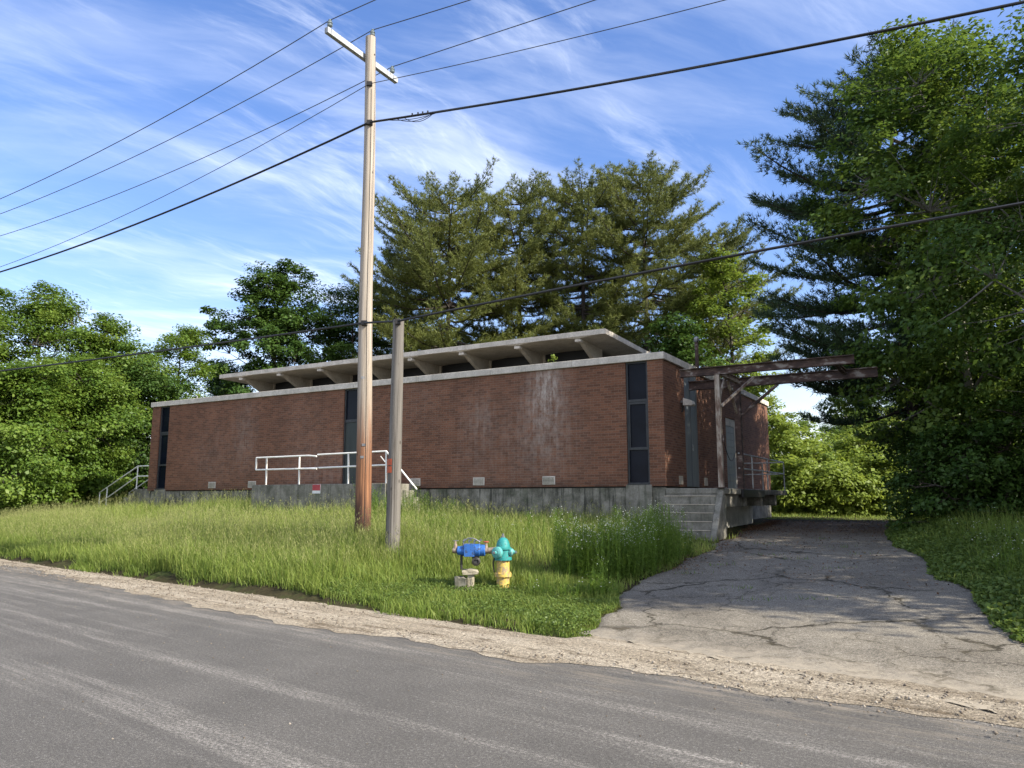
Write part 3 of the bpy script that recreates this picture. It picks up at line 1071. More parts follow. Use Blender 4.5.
# raised roof: thin slab whose soffit arches between tapered brackets
BR = [3.12 + 2.12 * i for i in range(8)]
E0, E1 = 2.22, 19.13
YF, YB = 1.35, 10.85
ZR = 6.56
xsamp = sorted(set(np.round(np.concatenate([np.linspace(E0, E1, 120), BR]), 4)))
bot = []
for d in xsamp:
    near = min(abs(d - q) for q in BR)
    if d < BR[0] or d > BR[-1]:
        span = 0.9
        k = min(1.0, near / span)
        bot.append(ZR - 0.13 - 0.05 * (1 - k) ** 1.6)
    else:
        k = near / 1.06
        bot.append(ZR - 0.13 - 0.05 * (1 - k) ** 1.6 if k < 1 else ZR - 0.13)
# cross-section along d, front high, falling slightly to the back
n = len(xsamp)
V, F = [], []
NYS = 8
for jy in range(NYS + 1):
    yv = YF + (YB - YF) * jy / NYS
    fall = 0.030 * (yv - YF)
    for i in range(n):
        V.append((-xsamp[i], yv, bot[i] - fall))
    for i in range(n):
        V.append((-xsamp[i], yv, ZR - fall))
W2 = 2 * n
for jy in range(NYS):
    o0, o1 = jy * W2, (jy + 1) * W2
    for i in range(n - 1):
        F.append((o0 + i, o0 + i + 1, o1 + i + 1, o1 + i))
        F.append((o0 + n + i, o1 + n + i, o1 + n + i + 1, o0 + n + i + 1))
    F.append((o0, o1, o1 + n, o0 + n))
    F.append((o0 + n - 1, o0 + 2 * n - 1, o1 + 2 * n - 1, o1 + n - 1))
for o0 in (0, NYS * W2):
    for i in range(n - 1):
        F.append((o0 + i, o0 + i + 1, o0 + n + i + 1, o0 + n + i))
rf = MB().add(V, F).build('roof', M['soffit'], bld)
fa = MB()
xf = np.linspace(-E1 - 0.02, -E0 + 0.02, 12)
for i in range(11):
    fa.box(xf[i] + 0.002, xf[i + 1] - 0.002, YF - 0.03, YF - 0.001, ZR - 0.135, ZR + 0.02)
for xa, xb in ((-E0 + 0.001, -E0 + 0.03), (-E1 - 0.03, -E1 - 0.001)):
    yy_ = [YF - 0.03, YF + 3, YF + 6.2, YB + 0.03]
    for i in range(3):
        ya, yb = yy_[i] + 0.002, yy_[i + 1] - 0.002
        za, zb = 0.03 * (ya - YF), 0.03 * (yb - YF)
        fa.prism_x([(ya, ZR - 0.135 - za), (yb, ZR - 0.135 - zb), (yb, ZR + 0.02 - zb), (ya, ZR + 0.02 - za)], xa, xb)
fa.build('fascia', M['coping'], rf, bevel=0.006)
for d in BR:
    bk = MB()
    bk.prism_x([(YF + 0.06, ZR - 0.24), (YF + 0.35, ZR - 0.30), (3.05, 5.62), (3.05, ZR - 0.2), (YF + 0.06, ZR - 0.17)], -d - 0.07, -d + 0.07)
    b1 = bk.build('bracket', M['soffit'], rf, bevel=0.012)
    MB().box(-d - 0.10, -d + 0.10, YF + 0.03, YF + 0.22, ZR - 0.275, ZR - 0.185).build('bracket_cap', M['coping'], b1, bevel=0.015)
# clerestory: dark glazing with pale mullion zones beside each bracket
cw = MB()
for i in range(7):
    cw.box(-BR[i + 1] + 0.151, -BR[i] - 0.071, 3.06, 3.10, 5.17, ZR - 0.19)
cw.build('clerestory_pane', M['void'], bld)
cp = MB()
for i in range(7):
    cp.box(-BR[i + 1] + 0.071, -BR[i + 1] + 0.15, 3.0, 3.2, 5.17, ZR - 0.19)
cp.box(-BR[7] + 0.08, -BR[7] + 0.2, 3.21, 9.6, 5.17, ZR - 0.45)
cp.box(-BR[0] - 0.2, -BR[0] - 0.08, 3.21, 9.6, 5.17, ZR - 0.45)
cp.box(-BR[7] + 0.08, -BR[0] - 0.08, 9.61, 9.8, 5.17, ZR - 0.45)
cp.build('clerestory_wall', M['soffit'], bld)
# flue on the roof near the side wall
fl = MB()
fl.tube([(-0.45, 4.55, 5.18), (-0.45, 4.55, 6.55)], 0.06, 14)
fo = fl.build('flue', M['rust'], bld, 40)
MB().lathe([(0.065, 0), (0.085, 0.03), (0.085, 0.13), (0.05, 0.17)], (-0.45, 4.55, 6.555), n=14).build('flue_cap', M['steel'], fo, 40)
for d, zt in ((15.2, 5.60), (19.9, 5.72)):
    MB().tube([(-d, 0.9, 5.19), (-d, 0.9, zt)], 0.028, 8).build('roof_pipe', M['steel'], bld, 40)


# ------------------------------------------------------------------ stoops, stairs, rails
def local_empty(name, lx, ly, z):
    return empty(name, to_world(lx, ly, z), BROT)


# front landing (local frame shifted to building frame by using bld-like empty)
fl_ = empty('concrete_landing', (B0[0], B0[1], 0), BROT)
tag(fl_, 'concrete landing under the white pipe railing in front of the brick wall', 'landing')
m = MB()
m.box(-13.80, -8.10, -1.40, -0.012, 0.2, 2.06)
m.build('platform', M['concrete'], fl_, bevel=0.02)
for k in range(6):
    MB().box(-8.098 + 0.2 * k, -8.098 + 0.2 * (k + 1) - 0.002, -1.35, -0.014, 0.2, 2.06 - 0.2 * (k + 1)).build('step', M['foundation'], fl_, bevel=0.012)
rl = MB()
yr = -1.32
R = 0.026
rl.tube([(-10.95, yr, 2.985), (-8.17, yr, 3.01), (-7.0, yr, 1.87)], R, 8)
rl.tube([(-13.73, yr, 2.96), (-11.3, yr - 0.05, 2.965), (-10.9, yr - 0.10, 2.93)], R, 8)
rl.tube([(-13.73, yr, 2.96), (-13.73, yr, 2.56)], R, 8)
rl.tube([(-13.73, yr, 2.56), (-11.2, yr - 0.04, 2.555), (-10.9, yr - 0.07, 2.54)], R, 8)
rl.tube([(-11.75, yr, 2.56), (-8.17, yr, 2.60)], R, 8)
ra = rl.build('railing', M['rail'], fl_, 40)
for d, zt in ((13.24, 2.96), (11.74, 2.97), (9.66, 2.99), (8.17, 3.01)):
    MB().tube([(-d + 0.02, yr, 2.062), (-d, yr, zt)], R, 8).build('post', M['rail'], ra, 40)
MB().tube([(-8.35, yr - 0.03, 2.86), (-8.17, yr - 0.02, 2.68)], 0.018, 8).build('rail_clip', M['rail'], ra, 40)

# small red sign on the landing's front
sg = local_empty('warning_sign', -10.86, -1.402, 1.93)
tag(sg, 'small faded red sign with white lower strip on the concrete landing', 'sign')
MB().box(-0.17, 0.17, -0.012, 0.0, -0.16, 0.12).build('sign_board', M['sign_white'], sg)
MB().box(-0.165, 0.165, -0.0155, -0.0125, -0.07, 0.115).build('red_panel', M['sign_red'], sg)

# stoop at the far left end
ls = empty('concrete_stoop', (B0[0], B0[1], 0), BROT)
tag(ls, 'small concrete stoop with sloping white handrail at the far end of the brick wall', 'steps')
MB().box(-22.7, -21.412, 0.25, 1.75, 0.3, 2.0).build('platform', M['concrete'], ls, bevel=0.02)
for k in range(6):
    MB().box(-22.702 - 0.3 * (k + 1) + 0.002, -22.702 - 0.3 * k, 0.25, 1.75, 0.3, 2.0 - 0.17 * (k + 1)).build('step', M['concrete'], ls, bevel=0.012)
for yv in (0.33, 1.67):
    r2 = MB()
    r2.tube([(-21.5, yv, 2.93), (-22.6, yv, 2.93), (-25.1, yv, 1.88), (-25.1, yv, 1.0)], R, 8)
    r2.tube([(-21.5, yv, 2.52), (-22.6, yv, 2.52), (-25.08, yv, 1.42)], R, 8)
    q = r2.build('railing', M['rail'], ls, 40)
    MB().tube([(-22.6, yv, 2.0), (-22.6, yv, 2.92)], R, 8).build('post', M['rail'], q, 40)
    MB().tube([(-24.6, yv, 1.2), (-24.6, yv, 2.08)], R, 8).build('post', M['rail'], q, 40)

# loading dock along the side wall
dk = empty('loading_dock', (B0[0], B0[1], 0), BROT)
tag(dk, 'concrete loading dock with steps and grey pipe rail beside the driveway', 'loading dock')
MB().box(0.012, 1.5, -0.05, 7.6, 1.72, 1.87).build('deck', M['concrete'], dk, bevel=0.02)
NST = 6
for k in range(NST):
    z1 = 1.87 - 0.205 * (k + 1)
    MB().box(0.012, 1.36, -0.052 - 0.15 * (k + 1) + 0.002, -0.052 - 0.15 * k, 0.2, z1).build('step', M['concrete'], dk, bevel=0.014)
    MB().box(0.02, 1.35, -0.052 - 0.15 * (k + 1) - 0.012, -0.052 - 0.15 * (k + 1) + 0.05, z1 + 0.001, z1 + 0.018).build('step_nosing', M['soffit'], dk)
ck = MB()
ck.prism_x([(-0.052, 0.2), (-0.052, 1.868), (-0.12, 1.868), (-0.98, 0.62), (-0.98, 0.2)], 1.362, 1.52)
ck.build('cheek_wall', M['concrete'], dk, bevel=0.02)
m = MB()
m.box(0.012, 1.45, -0.048, 0.28, 0.2, 1.718)
m.build('end_wall', M['concrete'], dk, bevel=0.01)
MB().box(0.012, 0.62, 0.282, 6.45, 0.2, 1.718).build('recess_wall', M['pale_wall'], dk, bevel=0.01)
for y0, y1, z0 in ((0.283, 2.1, 1.40), (2.4, 2.62, 1.40), (4.3, 4.52, 1.4), (6.1, 6.4, 1.4)):
    MB().box(0.623, 1.40, y0, y1, z0, 1.718).build('deck_beam', M['concrete'], dk, bevel=0.01)
MB().box(1.505, 1.56, 1.6, 4.1, 1.64, 1.86).build('dock_bumper', M['dark_iron'], dk, bevel=0.01)
gr = MB()
xr = 1.44
gr.tube([(xr, 1.75, 2.82), (xr, 7.52, 2.80), (0.06, 7.52, 2.80)], 0.02, 8)
gr.tube([(xr, 1.75, 2.42), (xr, 7.52, 2.42), (0.06, 7.52, 2.42)], 0.02, 8)
gq = gr.build('railing', M['grey_rail'], dk, 40)
for x, y in ((xr, 3.2), (xr, 5.1), (xr, 7.52), (0.75, 7.52)):
    MB().tube([(x, y, 1.872), (x, y, 2.80)], 0.022, 8).build('post', M['grey_rail'], gq, 40)

# overhead steel frame beside the dock
hf = empty('steel_beam_frame', (B0[0], B0[1], 0), BROT)
tag(hf, 'rusty overhead steel beam frame on posts reaching over the driveway', 'steel frame')


def ibeam(name, a, b, hgt, fw, mt, parent):
    a, b = Vector(a), Vector(b)
    tf = 0.022
    mm = MB()
    zup = Vector((0, 0, hgt / 2 - tf / 2))
    mm.bar(a + zup, b + zup, fw, tf)
    mm.bar(a - zup, b - zup, fw, tf)
    mm.bar(a, b, 0.02, hgt - 2 * tf - 0.002)
    return mm.build(name, mt, parent)


ibeam('beam', (0.50, -0.10, 4.80), (4.65, -0.10, 4.80), 0.21, 0.14, M['rust'], hf)
ibeam('beam', (0.10, 1.9, 4.76), (4.95, 1.9, 4.76), 0.25, 0.15, M['rust'], hf)
ibeam('cross_beam', (1.5, -0.02, 4.78), (1.5, 1.82, 4.78), 0.16, 0.1, M['rust_pale'], hf)
ibeam('cross_beam', (4.2, -0.02, 4.80), (4.2, 1.82, 4.80), 0.12, 0.1, M['rust'], hf)
p1 = MB().box(1.40, 1.52, -0.165, -0.045, 1.874, 4.692).build('post', M['rust_pale'], hf, bevel=0.006)
MB().box(1.34, 1.57, -0.25, 0.0, 1.871, 1.887).build('foot_plate', M['rust'], p1)
MB().box(1.545, 1.58, -0.16, -0.06, 3.0, 3.18).build('bracket', M['rust'], p1)
p2 = MB().box(1.36, 1.52, 1.8, 1.98, 1.874, 4.633).build('post', M['rust'], hf, bevel=0.006)
MB().box(1.33, 1.56, 1.77, 2.01, 1.871, 1.887).build('foot_plate', M['rust'], p2)
MB().bar((1.53, 1.9, 3.85), (2.52, 1.9, 4.632), 0.06, 0.07).build('brace', M['rust'], hf)
MB().bar((1.53, -0.1, 3.9), (2.15, 0.8, 4.70), 0.06, 0.06).build('brace', M['rust_pale'], hf)
MB().bar((1.45, 1.72, 3.9), (1.45, 0.9, 4.69), 0.06, 0.06).build('brace', M['rust_pale'], hf)
MB().bar((1.45, 0.05, 4.1), (1.45, 0.6, 4.69), 0.05, 0.06).build('brace', M['rust_pale'], hf)
# drooping wire between the two posts
wp = [Vector((1.55, -0.1, 3.05)).lerp(Vector((1.37, 1.85, 2.95)), k / 10) - Vector((0, 0, 0.42 * math.sin(PI * k / 10))) for k in range(11)]
cbl = MB().tube(wp, 0.010, 6).build('hanging_cable', M['black'], hf, 60)

# ------------------------------------------------------------------ poles and wires
PX, PY = -3.05, 16.0
gz = float(H(PX, PY))
pol = empty('utility_pole', (PX, PY, gz))
tag(pol, 'tall pale wooden utility pole with crossarm, its foot stained brown', 'utility pole')
TOPZ = 11.86 - gz
m = MB()
hs = np.linspace(-0.3, TOPZ, 26)
m.tube([(-0.12 * h / TOPZ + 0.012 * math.sin(h * 0.9), 0, h) for h in hs], [0.168 - 0.055 * max(h, 0) / TOPZ for h in hs], 20)
m.build('shaft', M['pole'], pol, 50)
AC = Vector((-3.27 - PX, 16.03 - PY, 11.42 - gz))
AD = Vector((0.506, 0.863, 0))
off = Vector((-0.863, 0.506, 0)) * 0.165
arm_c = Vector((-0.12, 0, 11.42 - gz)) + off
aL, aR = arm_c - AD * 1.22, arm_c + AD * 1.12
arm = MB().bar(aL, aR, 0.10, 0.13).build('crossarm', M['arm'], pol, bevel=0.006)
INS = []
ins_prof = [(0.018, 0), (0.018, 0.06), (0.055, 0.07), (0.062, 0.10), (0.045, 0.125), (0.058, 0.14), (0.05, 0.17), (0.03, 0.185), (0.038, 0.205), (0.03, 0.225), (0.012, 0.235)]
for k, pt in enumerate((aL + AD * 0.10, Vector((-0.12, 0, TOPZ)) + AD * 0.05, aR - AD * 0.16)):
    base = pt + Vector((0, 0, 0.066 if k != 1 else 0.004))
    MB().lathe(ins_prof, base, n=14).build('insulator', M['ceramic'], pol, 40)
    INS.append(Vector((PX, PY, gz)) + base + Vector((0, 0, 0.215)))
MB().tube([arm_c - off * 1.9, arm_c + off * 0.5], 0.014, 8).build('bolt', M['steel'], pol, 40)
gwp = [(0.165 - 0.055 * h / TOPZ) for h in np.linspace(0.1, TOPZ - 1.3, 12)]
MB().tube([(-0.12 * h / TOPZ + 0.012 * math.sin(h * 0.9) + (q + 0.006) * math.cos(-1.2), (q + 0.006) * math.sin(-1.2), h) for h, q in zip(np.linspace(0.1, TOPZ - 1.3, 12), gwp)], 0.006, 6).build('ground_wire', M['dark_iron'], pol, 60)
for hz_, an in ((1.95, -1.7), (2.2, -1.55), (3.6, -1.9)):
    q = 0.168 - 0.055 * hz_ / TOPZ + 0.003
    MB().box(q * math.cos(an) - 0.035, q * math.cos(an) + 0.035, q * math.sin(an) - 0.004, q * math.sin(an) + 0.004, hz_ - 0.025, hz_ + 0.025).build('metal_tag', M['steel'], pol)
NEU = Vector((PX - 0.10, PY, 0)) + Vector((0.0, -0.135, at(367, 87, 16).z))
TEL = Vector((PX - 0.085, PY, 0)) + Vector((0.02, -0.17, at(367, 126, 16).z))
LOW = Vector((PX - 0.05, PY, 0)) + Vector((0.0, -0.20, at(367, 325, 16).z))
for nm, p_ in (('neutral_clamp', NEU), ('cable_clamp', TEL), ('cable_clamp', LOW)):
    q = p_ - Vector((PX, PY, gz))
    MB().box(q.x - 0.06, q.x + 0.06, q.y - 0.03, q.y + 0.07, q.z - 0.05, q.z + 0.05).build(nm, M['dark_iron'], pol, bevel=0.006)

# the old short pole in front
QX, QY = -2.22, 14.6
qz = float(H(QX, QY))
stb = empty('old_pole', (QX, QY, qz))
tag(stb, 'short weathered grey wooden pole with an orange tag', 'pole')
stop = at(394, 320, QY)
hq = np.linspace(-0.3, stop.z - qz, 14)
m = MB()
m.tube([(0.02 * h / 4, 0, h) for h in hq], [0.138 - 0.007 * h for h in hq], 18)
m.build('shaft', M['old_pole'], stb, 50)
tz = at(391, 466, QY).z - qz
tg = MB()
for k in range(4):
    a = math.radians(-168 + k * 17)
    a2 = a + math.radians(17)
    for zz0 in (tz - 0.13, tz + 0.01):
        tg.add([(0.137 * math.cos(a), 0.137 * math.sin(a), zz0), (0.137 * math.cos(a2), 0.137 * math.sin(a2), zz0),
                (0.137 * math.cos(a2), 0.137 * math.sin(a2), zz0 + 0.12), (0.137 * math.cos(a), 0.137 * math.sin(a), zz0 + 0.12)], [(0, 1, 2, 3)])
tg.build('reflective_tag', M['orange'], stb)

LEFT_DIR = (-0.863, 0.506)
RIGHT_DIR = (0.88, -0.475)


def span(A, px, py, d, T=46.0, dz=0.0, n=40):
    a, yy, zz_ = ray(px, py)
    q = a / yy
    t = (q * A.y - A.x) / (d[0] - q * d[1])
    Y = A.y + d[1] * t
    zt = CAM_H + zz_ / yy * Y
    c = (zt - A.z - dz * t / T) / (t * (t - T))
    print('span', px, py, 't %.1f zt %.2f zA %.2f sag %.2f' % (t, zt, A.z, c * T * T / 4))
    return [Vector((A.x + d[0] * k, A.y + d[1] * k, A.z + dz * k / T + c * k * (k - T))) for k in np.linspace(0, T, n)]


def wire(name, label, cat, A, lp, rp_, rad, mat, group=None, dl=LEFT_DIR, dr=RIGHT_DIR, dzl=0.0, dzr=0.0):
    L = span(A, lp[0], lp[1], dl, dz=dzl)
    R_ = span(A, rp_[0], rp_[1], dr, T=30.0, dz=dzr)
    o = MB().tube(L[::-1] + R_[1:], rad, 6).build(name, mat, None, 60)
    return tag(o, label, cat, group)


GW = 'overhead lines along the road'
wire('power_line', 'thin black power line on the near end of the crossarm, highest of the lines', 'power line', INS[0], (0, 199), (375, 0), 0.010, M['wire'], GW, dzl=2.5, dzr=0.5)
wire('power_line', 'thin black power line over the tip of the tall pole', 'power line', INS[1], (0, 214), (470, 0), 0.010, M['wire'], GW, dzl=2.5, dzr=0.3)
wire('power_line', 'thin black power line on the far end of the crossarm', 'power line', INS[2], (0, 236), (595, 0), 0.010, M['wire'], GW, dzl=2.5)
wire('neutral_line', 'thin bare line clamped to the tall pole just below the crossarm', 'power line', NEU, (0, 267), (725, 0), 0.008, M['wire'], GW, dzl=2.0)
tel = wire('telephone_cable', 'thick black cable crossing the tall pole below the bare line, looped beside it', 'cable', TEL, (0, 272), (1024, 2), 0.024, M['black'], GW, dzl=2.0, dzr=-1.2)
# lower cable: from the woods past the tall pole and the old pole, out over the driveway
Ll = span(LOW, 0, 371, (-0.90, 0.43), dz=0.6)
SP = Vector((QX + 0.03, QY - 0.16, stop.z - 0.06))
Rl = span(SP, 1024, 203, (0.88, -0.475), T=30.0, dz=0.5)
tag(MB().tube(Ll[::-1] + [SP] + Rl[1:], 0.022, 6).build('telephone_cable', M['black'], None, 60), 'lowest black cable, crossing in front of the roof just above the old grey pole', 'cable', GW)
MB().box(-0.05 + 0.03, 0.05 + 0.03, -0.18, -0.10, stop.z - qz - 0.12, stop.z - qz - 0.02).build('cable_clamp', M['dark_iron'], stb, bevel=0.006)
# slack loops lashed to the upper cable beside the pole
Rt = span(TEL, 1024, 2, RIGHT_DIR, T=30.0, dz=-1.2)


def along(P, dist):
    acc = 0
    for a, b in zip(P[:-1], P[1:]):
        l_ = (b - a).length
        if acc + l_ >= dist:
            return a.lerp(b, (dist - acc) / l_)
        acc += l_
    return P[-1]


lp_ = MB()
for i0, i1, dp in ((0.75, 1.65, 0.10), (0.55, 1.75, 0.05), (0.95, 1.68, 0.13)):
    lp_.tube([along(Rt, i0 + (i1 - i0) * k / 12) - Vector((0, 0, 0.02 + dp * math.sin(PI * k / 12) ** 0.8)) for k in range(13)], 0.007, 6)
lp_.build('slack_loop', M['black'], tel, 60)
for dd in (1.15, 1.3, 1.42, 1.55):
    q = along(Rt, dd)
    MB().box(q.x - 0.015, q.x + 0.015, q.y - 0.015, q.y + 0.015, q.z + 0.015, q.z + 0.06).build('lashing_clip', M['black'], tel)

# ------------------------------------------------------------------ hydrant and valve
HX, HY = -0.145, 12.75
hz = float(H(HX, HY)) - 0.10
hy = empty('fire_hydrant', (HX, HY, hz), math.radians(0))
tag(hy, 'fire hydrant with a teal bonnet on a worn yellow barrel', 'fire hydrant')
S_ = 0.96
b1 = MB().lathe([(0.125, -0.1), (0.125, 0.0), (0.108, 0.03), (0.104, 0.26), (0.106, 0.27), (0.137, 0.275), (0.137, 0.30), (0.137, 0.302), (0.137, 0.33), (0.106, 0.335), (0.104, 0.52), (0.116, 0.53)], n=32).build('barrel', M['yellow'], hy, 35)
for k in range(8):
    a = k * PI / 4 + 0.2
    MB().tube([(0.122 * math.cos(a), 0.122 * math.sin(a), 0.262), (0.122 * math.cos(a), 0.122 * math.sin(a), 0.345)], 0.011, 6).build('flange_bolt', M['yellow'], b1)
u1 = MB().lathe([(0.118, 0.531), (0.142, 0.535), (0.142, 0.585), (0.114, 0.592), (0.112, 0.70), (0.135, 0.705), (0.135, 0.735), (0.113, 0.74), (0.106, 0.79), (0.088, 0.84), (0.06, 0.875), (0.032, 0.89), (0.03, 0.895)], n=32).build('bonnet', M['teal'], hy, 35)
MB().lathe([(0.034, 0.894), (0.034, 0.915), (0.02, 0.918), (0.02, 0.95), (0.004, 0.955)], n=10).build('operating_nut', M['steel'], hy, 35)
for k in range(6):
    a = k * PI / 3 + 0.3
    MB().lathe([(0.013, 0), (0.013, 0.075), (0.002, 0.077)], (0.128 * math.cos(a), 0.128 * math.sin(a), 0.522), (0, 0, 1), 6).build('bonnet_bolt', M['steel'], hy)
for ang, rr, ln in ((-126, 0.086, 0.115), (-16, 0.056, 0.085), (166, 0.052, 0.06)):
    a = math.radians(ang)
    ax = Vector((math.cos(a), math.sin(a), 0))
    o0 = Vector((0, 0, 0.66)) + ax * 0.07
    q = MB().lathe([(rr * 0.8, 0), (rr * 0.8, 0.045), (rr, 0.05), (rr * 1.06, 0.06), (rr * 1.06, ln), (rr * 0.75, ln + 0.02), (0.028, ln + 0.024), (0.028, ln + 0.05), (0.002, ln + 0.052)], o0, ax, 20).build('nozzle_cap', M['teal_lit'], hy, 35)
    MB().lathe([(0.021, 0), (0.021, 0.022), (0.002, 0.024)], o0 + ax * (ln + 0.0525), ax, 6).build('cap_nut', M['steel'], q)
MB().tube([(-0.12, -0.03, 0.62), (-0.16, -0.04, 0.5), (-0.145, -0.04, 0.38), (-0.14, -0.03, 0.34)], 0.012, 6).build('cap_chain', M['dark_iron'], hy, 40)

vx, vy = -0.665, 12.72
vz = float(H(vx, vy)) - 0.01
va = empty('backflow_valve', (vx, vy, vz), math.radians(-3))
tag(va, 'blue backflow valve with brass test cocks coupled to the hydrant', 'valve')
ZV = 0.60
body = MB()
body.lathe([(0.05, -0.225), (0.068, -0.215), (0.074, -0.13), (0.085, -0.125), (0.085, -0.10)], (0, 0, ZV), (1, 0, 0), 20)
body.box(-0.10, 0.065, -0.095, 0.095, ZV - 0.09, ZV + 0.105)
body.lathe([(0.098, 0.066), (0.102, 0.07), (0.102, 0.14), (0.094, 0.15), (0.09, 0.225), (0.072, 0.235)], (0, 0, ZV + 0.005), (1, 0, 0), 20)
vb = body.build('valve_body', M['blue'], va, 35, bevel=0.008)
for x in (-0.085, 0.035):
    for y in (-0.07, 0.07):
        MB().tube([(x, y, ZV + 0.104), (x, y, ZV + 0.12)], 0.012, 6).build('cover_bolt', M['steel'], vb)
for x in (-0.12, -0.03, 0.06, 0.14):
    c = MB()
    c.tube([(x, 0, ZV + 0.07), (x, 0, ZV + 0.16), (x + 0.03, 0, ZV + 0.185)], 0.011, 8)
    c.tube([(x - 0.015, -0.02, ZV + 0.15), (x + 0.045, -0.02, ZV + 0.165)], 0.007, 6)
    c.build('test_cock', M['steel'], va, 40)
c = MB()
c.tube([(-0.11, -0.03, ZV + 0.15), (-0.04, -0.035, ZV + 0.20), (0.05, -0.035, ZV + 0.195), (0.15, -0.03, ZV + 0.14)], 0.010, 6)
c.build('sensing_line', M['steel'], va, 40)
il = MB()
il.lathe([(0.038, 0), (0.045, 0.01), (0.045, 0.06), (0.035, 0.07)], (-0.296, 0, ZV), (1, 0, 0), 14)
il.tube([(-0.25, 0, ZV + 0.03), (-0.25, 0, ZV + 0.10)], [0.036, 0.028], 12)
il.tube([(-0.25, 0, ZV + 0.10), (-0.25, 0, ZV + 0.15)], [0.02, 0.014], 10)
il.build('inlet_valve', M['brass'], va, 40)
MB().bar((-0.29, 0, ZV + 0.155), (-0.20, 0, ZV + 0.158), 0.02, 0.012).build('lever', M['steel'], va, bevel=0.003)
ol = MB()
ol.lathe([(0.04, 0.20), (0.052, 0.205), (0.052, 0.27), (0.036, 0.28)], (0, 0, ZV), (1, 0, 0), 14)
ol.tube([(0.245, 0, ZV + 0.03), (0.245, 0, ZV + 0.12)], [0.034, 0.024], 12)
ol.lathe([(0.036, 0.28), (0.05, 0.285), (0.055, 0.36), (0.058, 0.42), (0.045, 0.425)], (0, 0, ZV), (1, 0, 0), 14)
ol.build('outlet_coupling', M['brass'], va, 40)
wh = MB()
wh.lathe([(0.045, 0), (0.05, 0.006), (0.05, 0.014), (0.03, 0.02)], (0.245, 0, ZV + 0.13), (0, 0, 1), 14)
wh.build('handwheel', M['red_paint'], va, 40)
rl_ = MB()
rl_.tube([(0.08, 0, ZV - 0.08), (0.08, -0.01, ZV - 0.15)], [0.06, 0.05], 14)
rl_.lathe([(0.055, 0), (0.07, 0.01), (0.07, 0.03), (0.045, 0.04), (0.04, 0.041), (0.04, 0.02)], (0.085, -0.02, ZV - 0.17), (0.25, -1, 0.1), 18)
rl_.build('relief_port', M['dark_iron'], va, 40)
MB().tube([(-0.15, 0, ZV - 0.06), (-0.15, 0, 0.30)], 0.02, 10).build('support_leg', M['dark_iron'], va, 40)


def rough_block(mm, x0, x1, y0, y1, z0, z1, seed, amp):
    r = np.random.default_rng(seed)
    import bmesh
    bm = bmesh.new()
    bmesh.ops.create_cube(bm, size=1)
    bmesh.ops.subdivide_edges(bm, edges=bm.edges[:], cuts=3, use_grid_fill=True)
    for v in bm.verts:
        k = Vector(v.co) * 2
        round_ = 1 - 0.07 * (abs(k.x) ** 3 + abs(k.y) ** 3 + abs(k.z) ** 3 - 1)
        v.co = Vector(((x0 + x1) / 2 + v.co.x * (x1 - x0) * round_ + r.normal(0, amp), (y0 + y1) / 2 + v.co.y * (y1 - y0) * round_ + r.normal(0, amp), (z0 + z1) / 2 + v.co.z * (z1 - z0) * round_ + r.normal(0, amp)))
    bm.verts.ensure_lookup_table()
    bm.verts.index_update()
    mm.add([v.co[:] for v in bm.verts], [[v.index for v in f.verts] for f in bm.faces])
    bm.free()


cbk = empty('concrete_block', (vx + 0.01, vy, vz))
tag(cbk, 'broken pale concrete block propping up the blue valve', 'concrete block')
mm = MB()
rough_block(mm, -0.14, 0.11, -0.10, 0.10, 0.225, 0.305, 5, 0.009)
mm.build('cap', M['stone'], cbk, 50)
mm = MB()
rough_block(mm, -0.06, 0.045, -0.075, 0.075, -0.08, 0.235, 6, 0.008)
mm.build('stem', M['stone'], cbk, 50)
mm = MB()
rough_block(mm, -0.26, -0.07, -0.12, 0.08, -0.08, 0.19, 7, 0.012)
mm.build('dark_lump', M['foundation'], cbk, 50)  # darker squat lump left of the stem


# ------------------------------------------------------------------ trees
def leaf_quads(P, N, size, r, aspect=0.62, droop=0.0):
    """one kite-shaped leaf at each point P (n,3) with normal N and length size"""
    n = len(P)
    a = r.normal(0, 1, (n, 3))
    if droop:
        a[:, 2] -= droop
    a -= (a * N).sum(1, keepdims=True) * N
    a /= np.linalg.norm(a, axis=1, keepdims=True) + 1e-9
    b = np.cross(N, a)
    L = size[:, None]
    p0 = P - a * L * 0.5
    p2 = P + a * L * 0.5
    pm = P + a * L * 0.02 + N * L * 0.10
    p1 = pm + b * L * aspect * 0.5
    p3 = pm - b * L * aspect * 0.5
    V = np.stack([p0, p1, p2, p3], 1).reshape(-1, 3)
    idx = np.arange(n * 4)
    return V, np.full(n, 4), idx


def unit(v):
    return v / (np.linalg.norm(v, axis=-1, keepdims=True) + 1e-9)


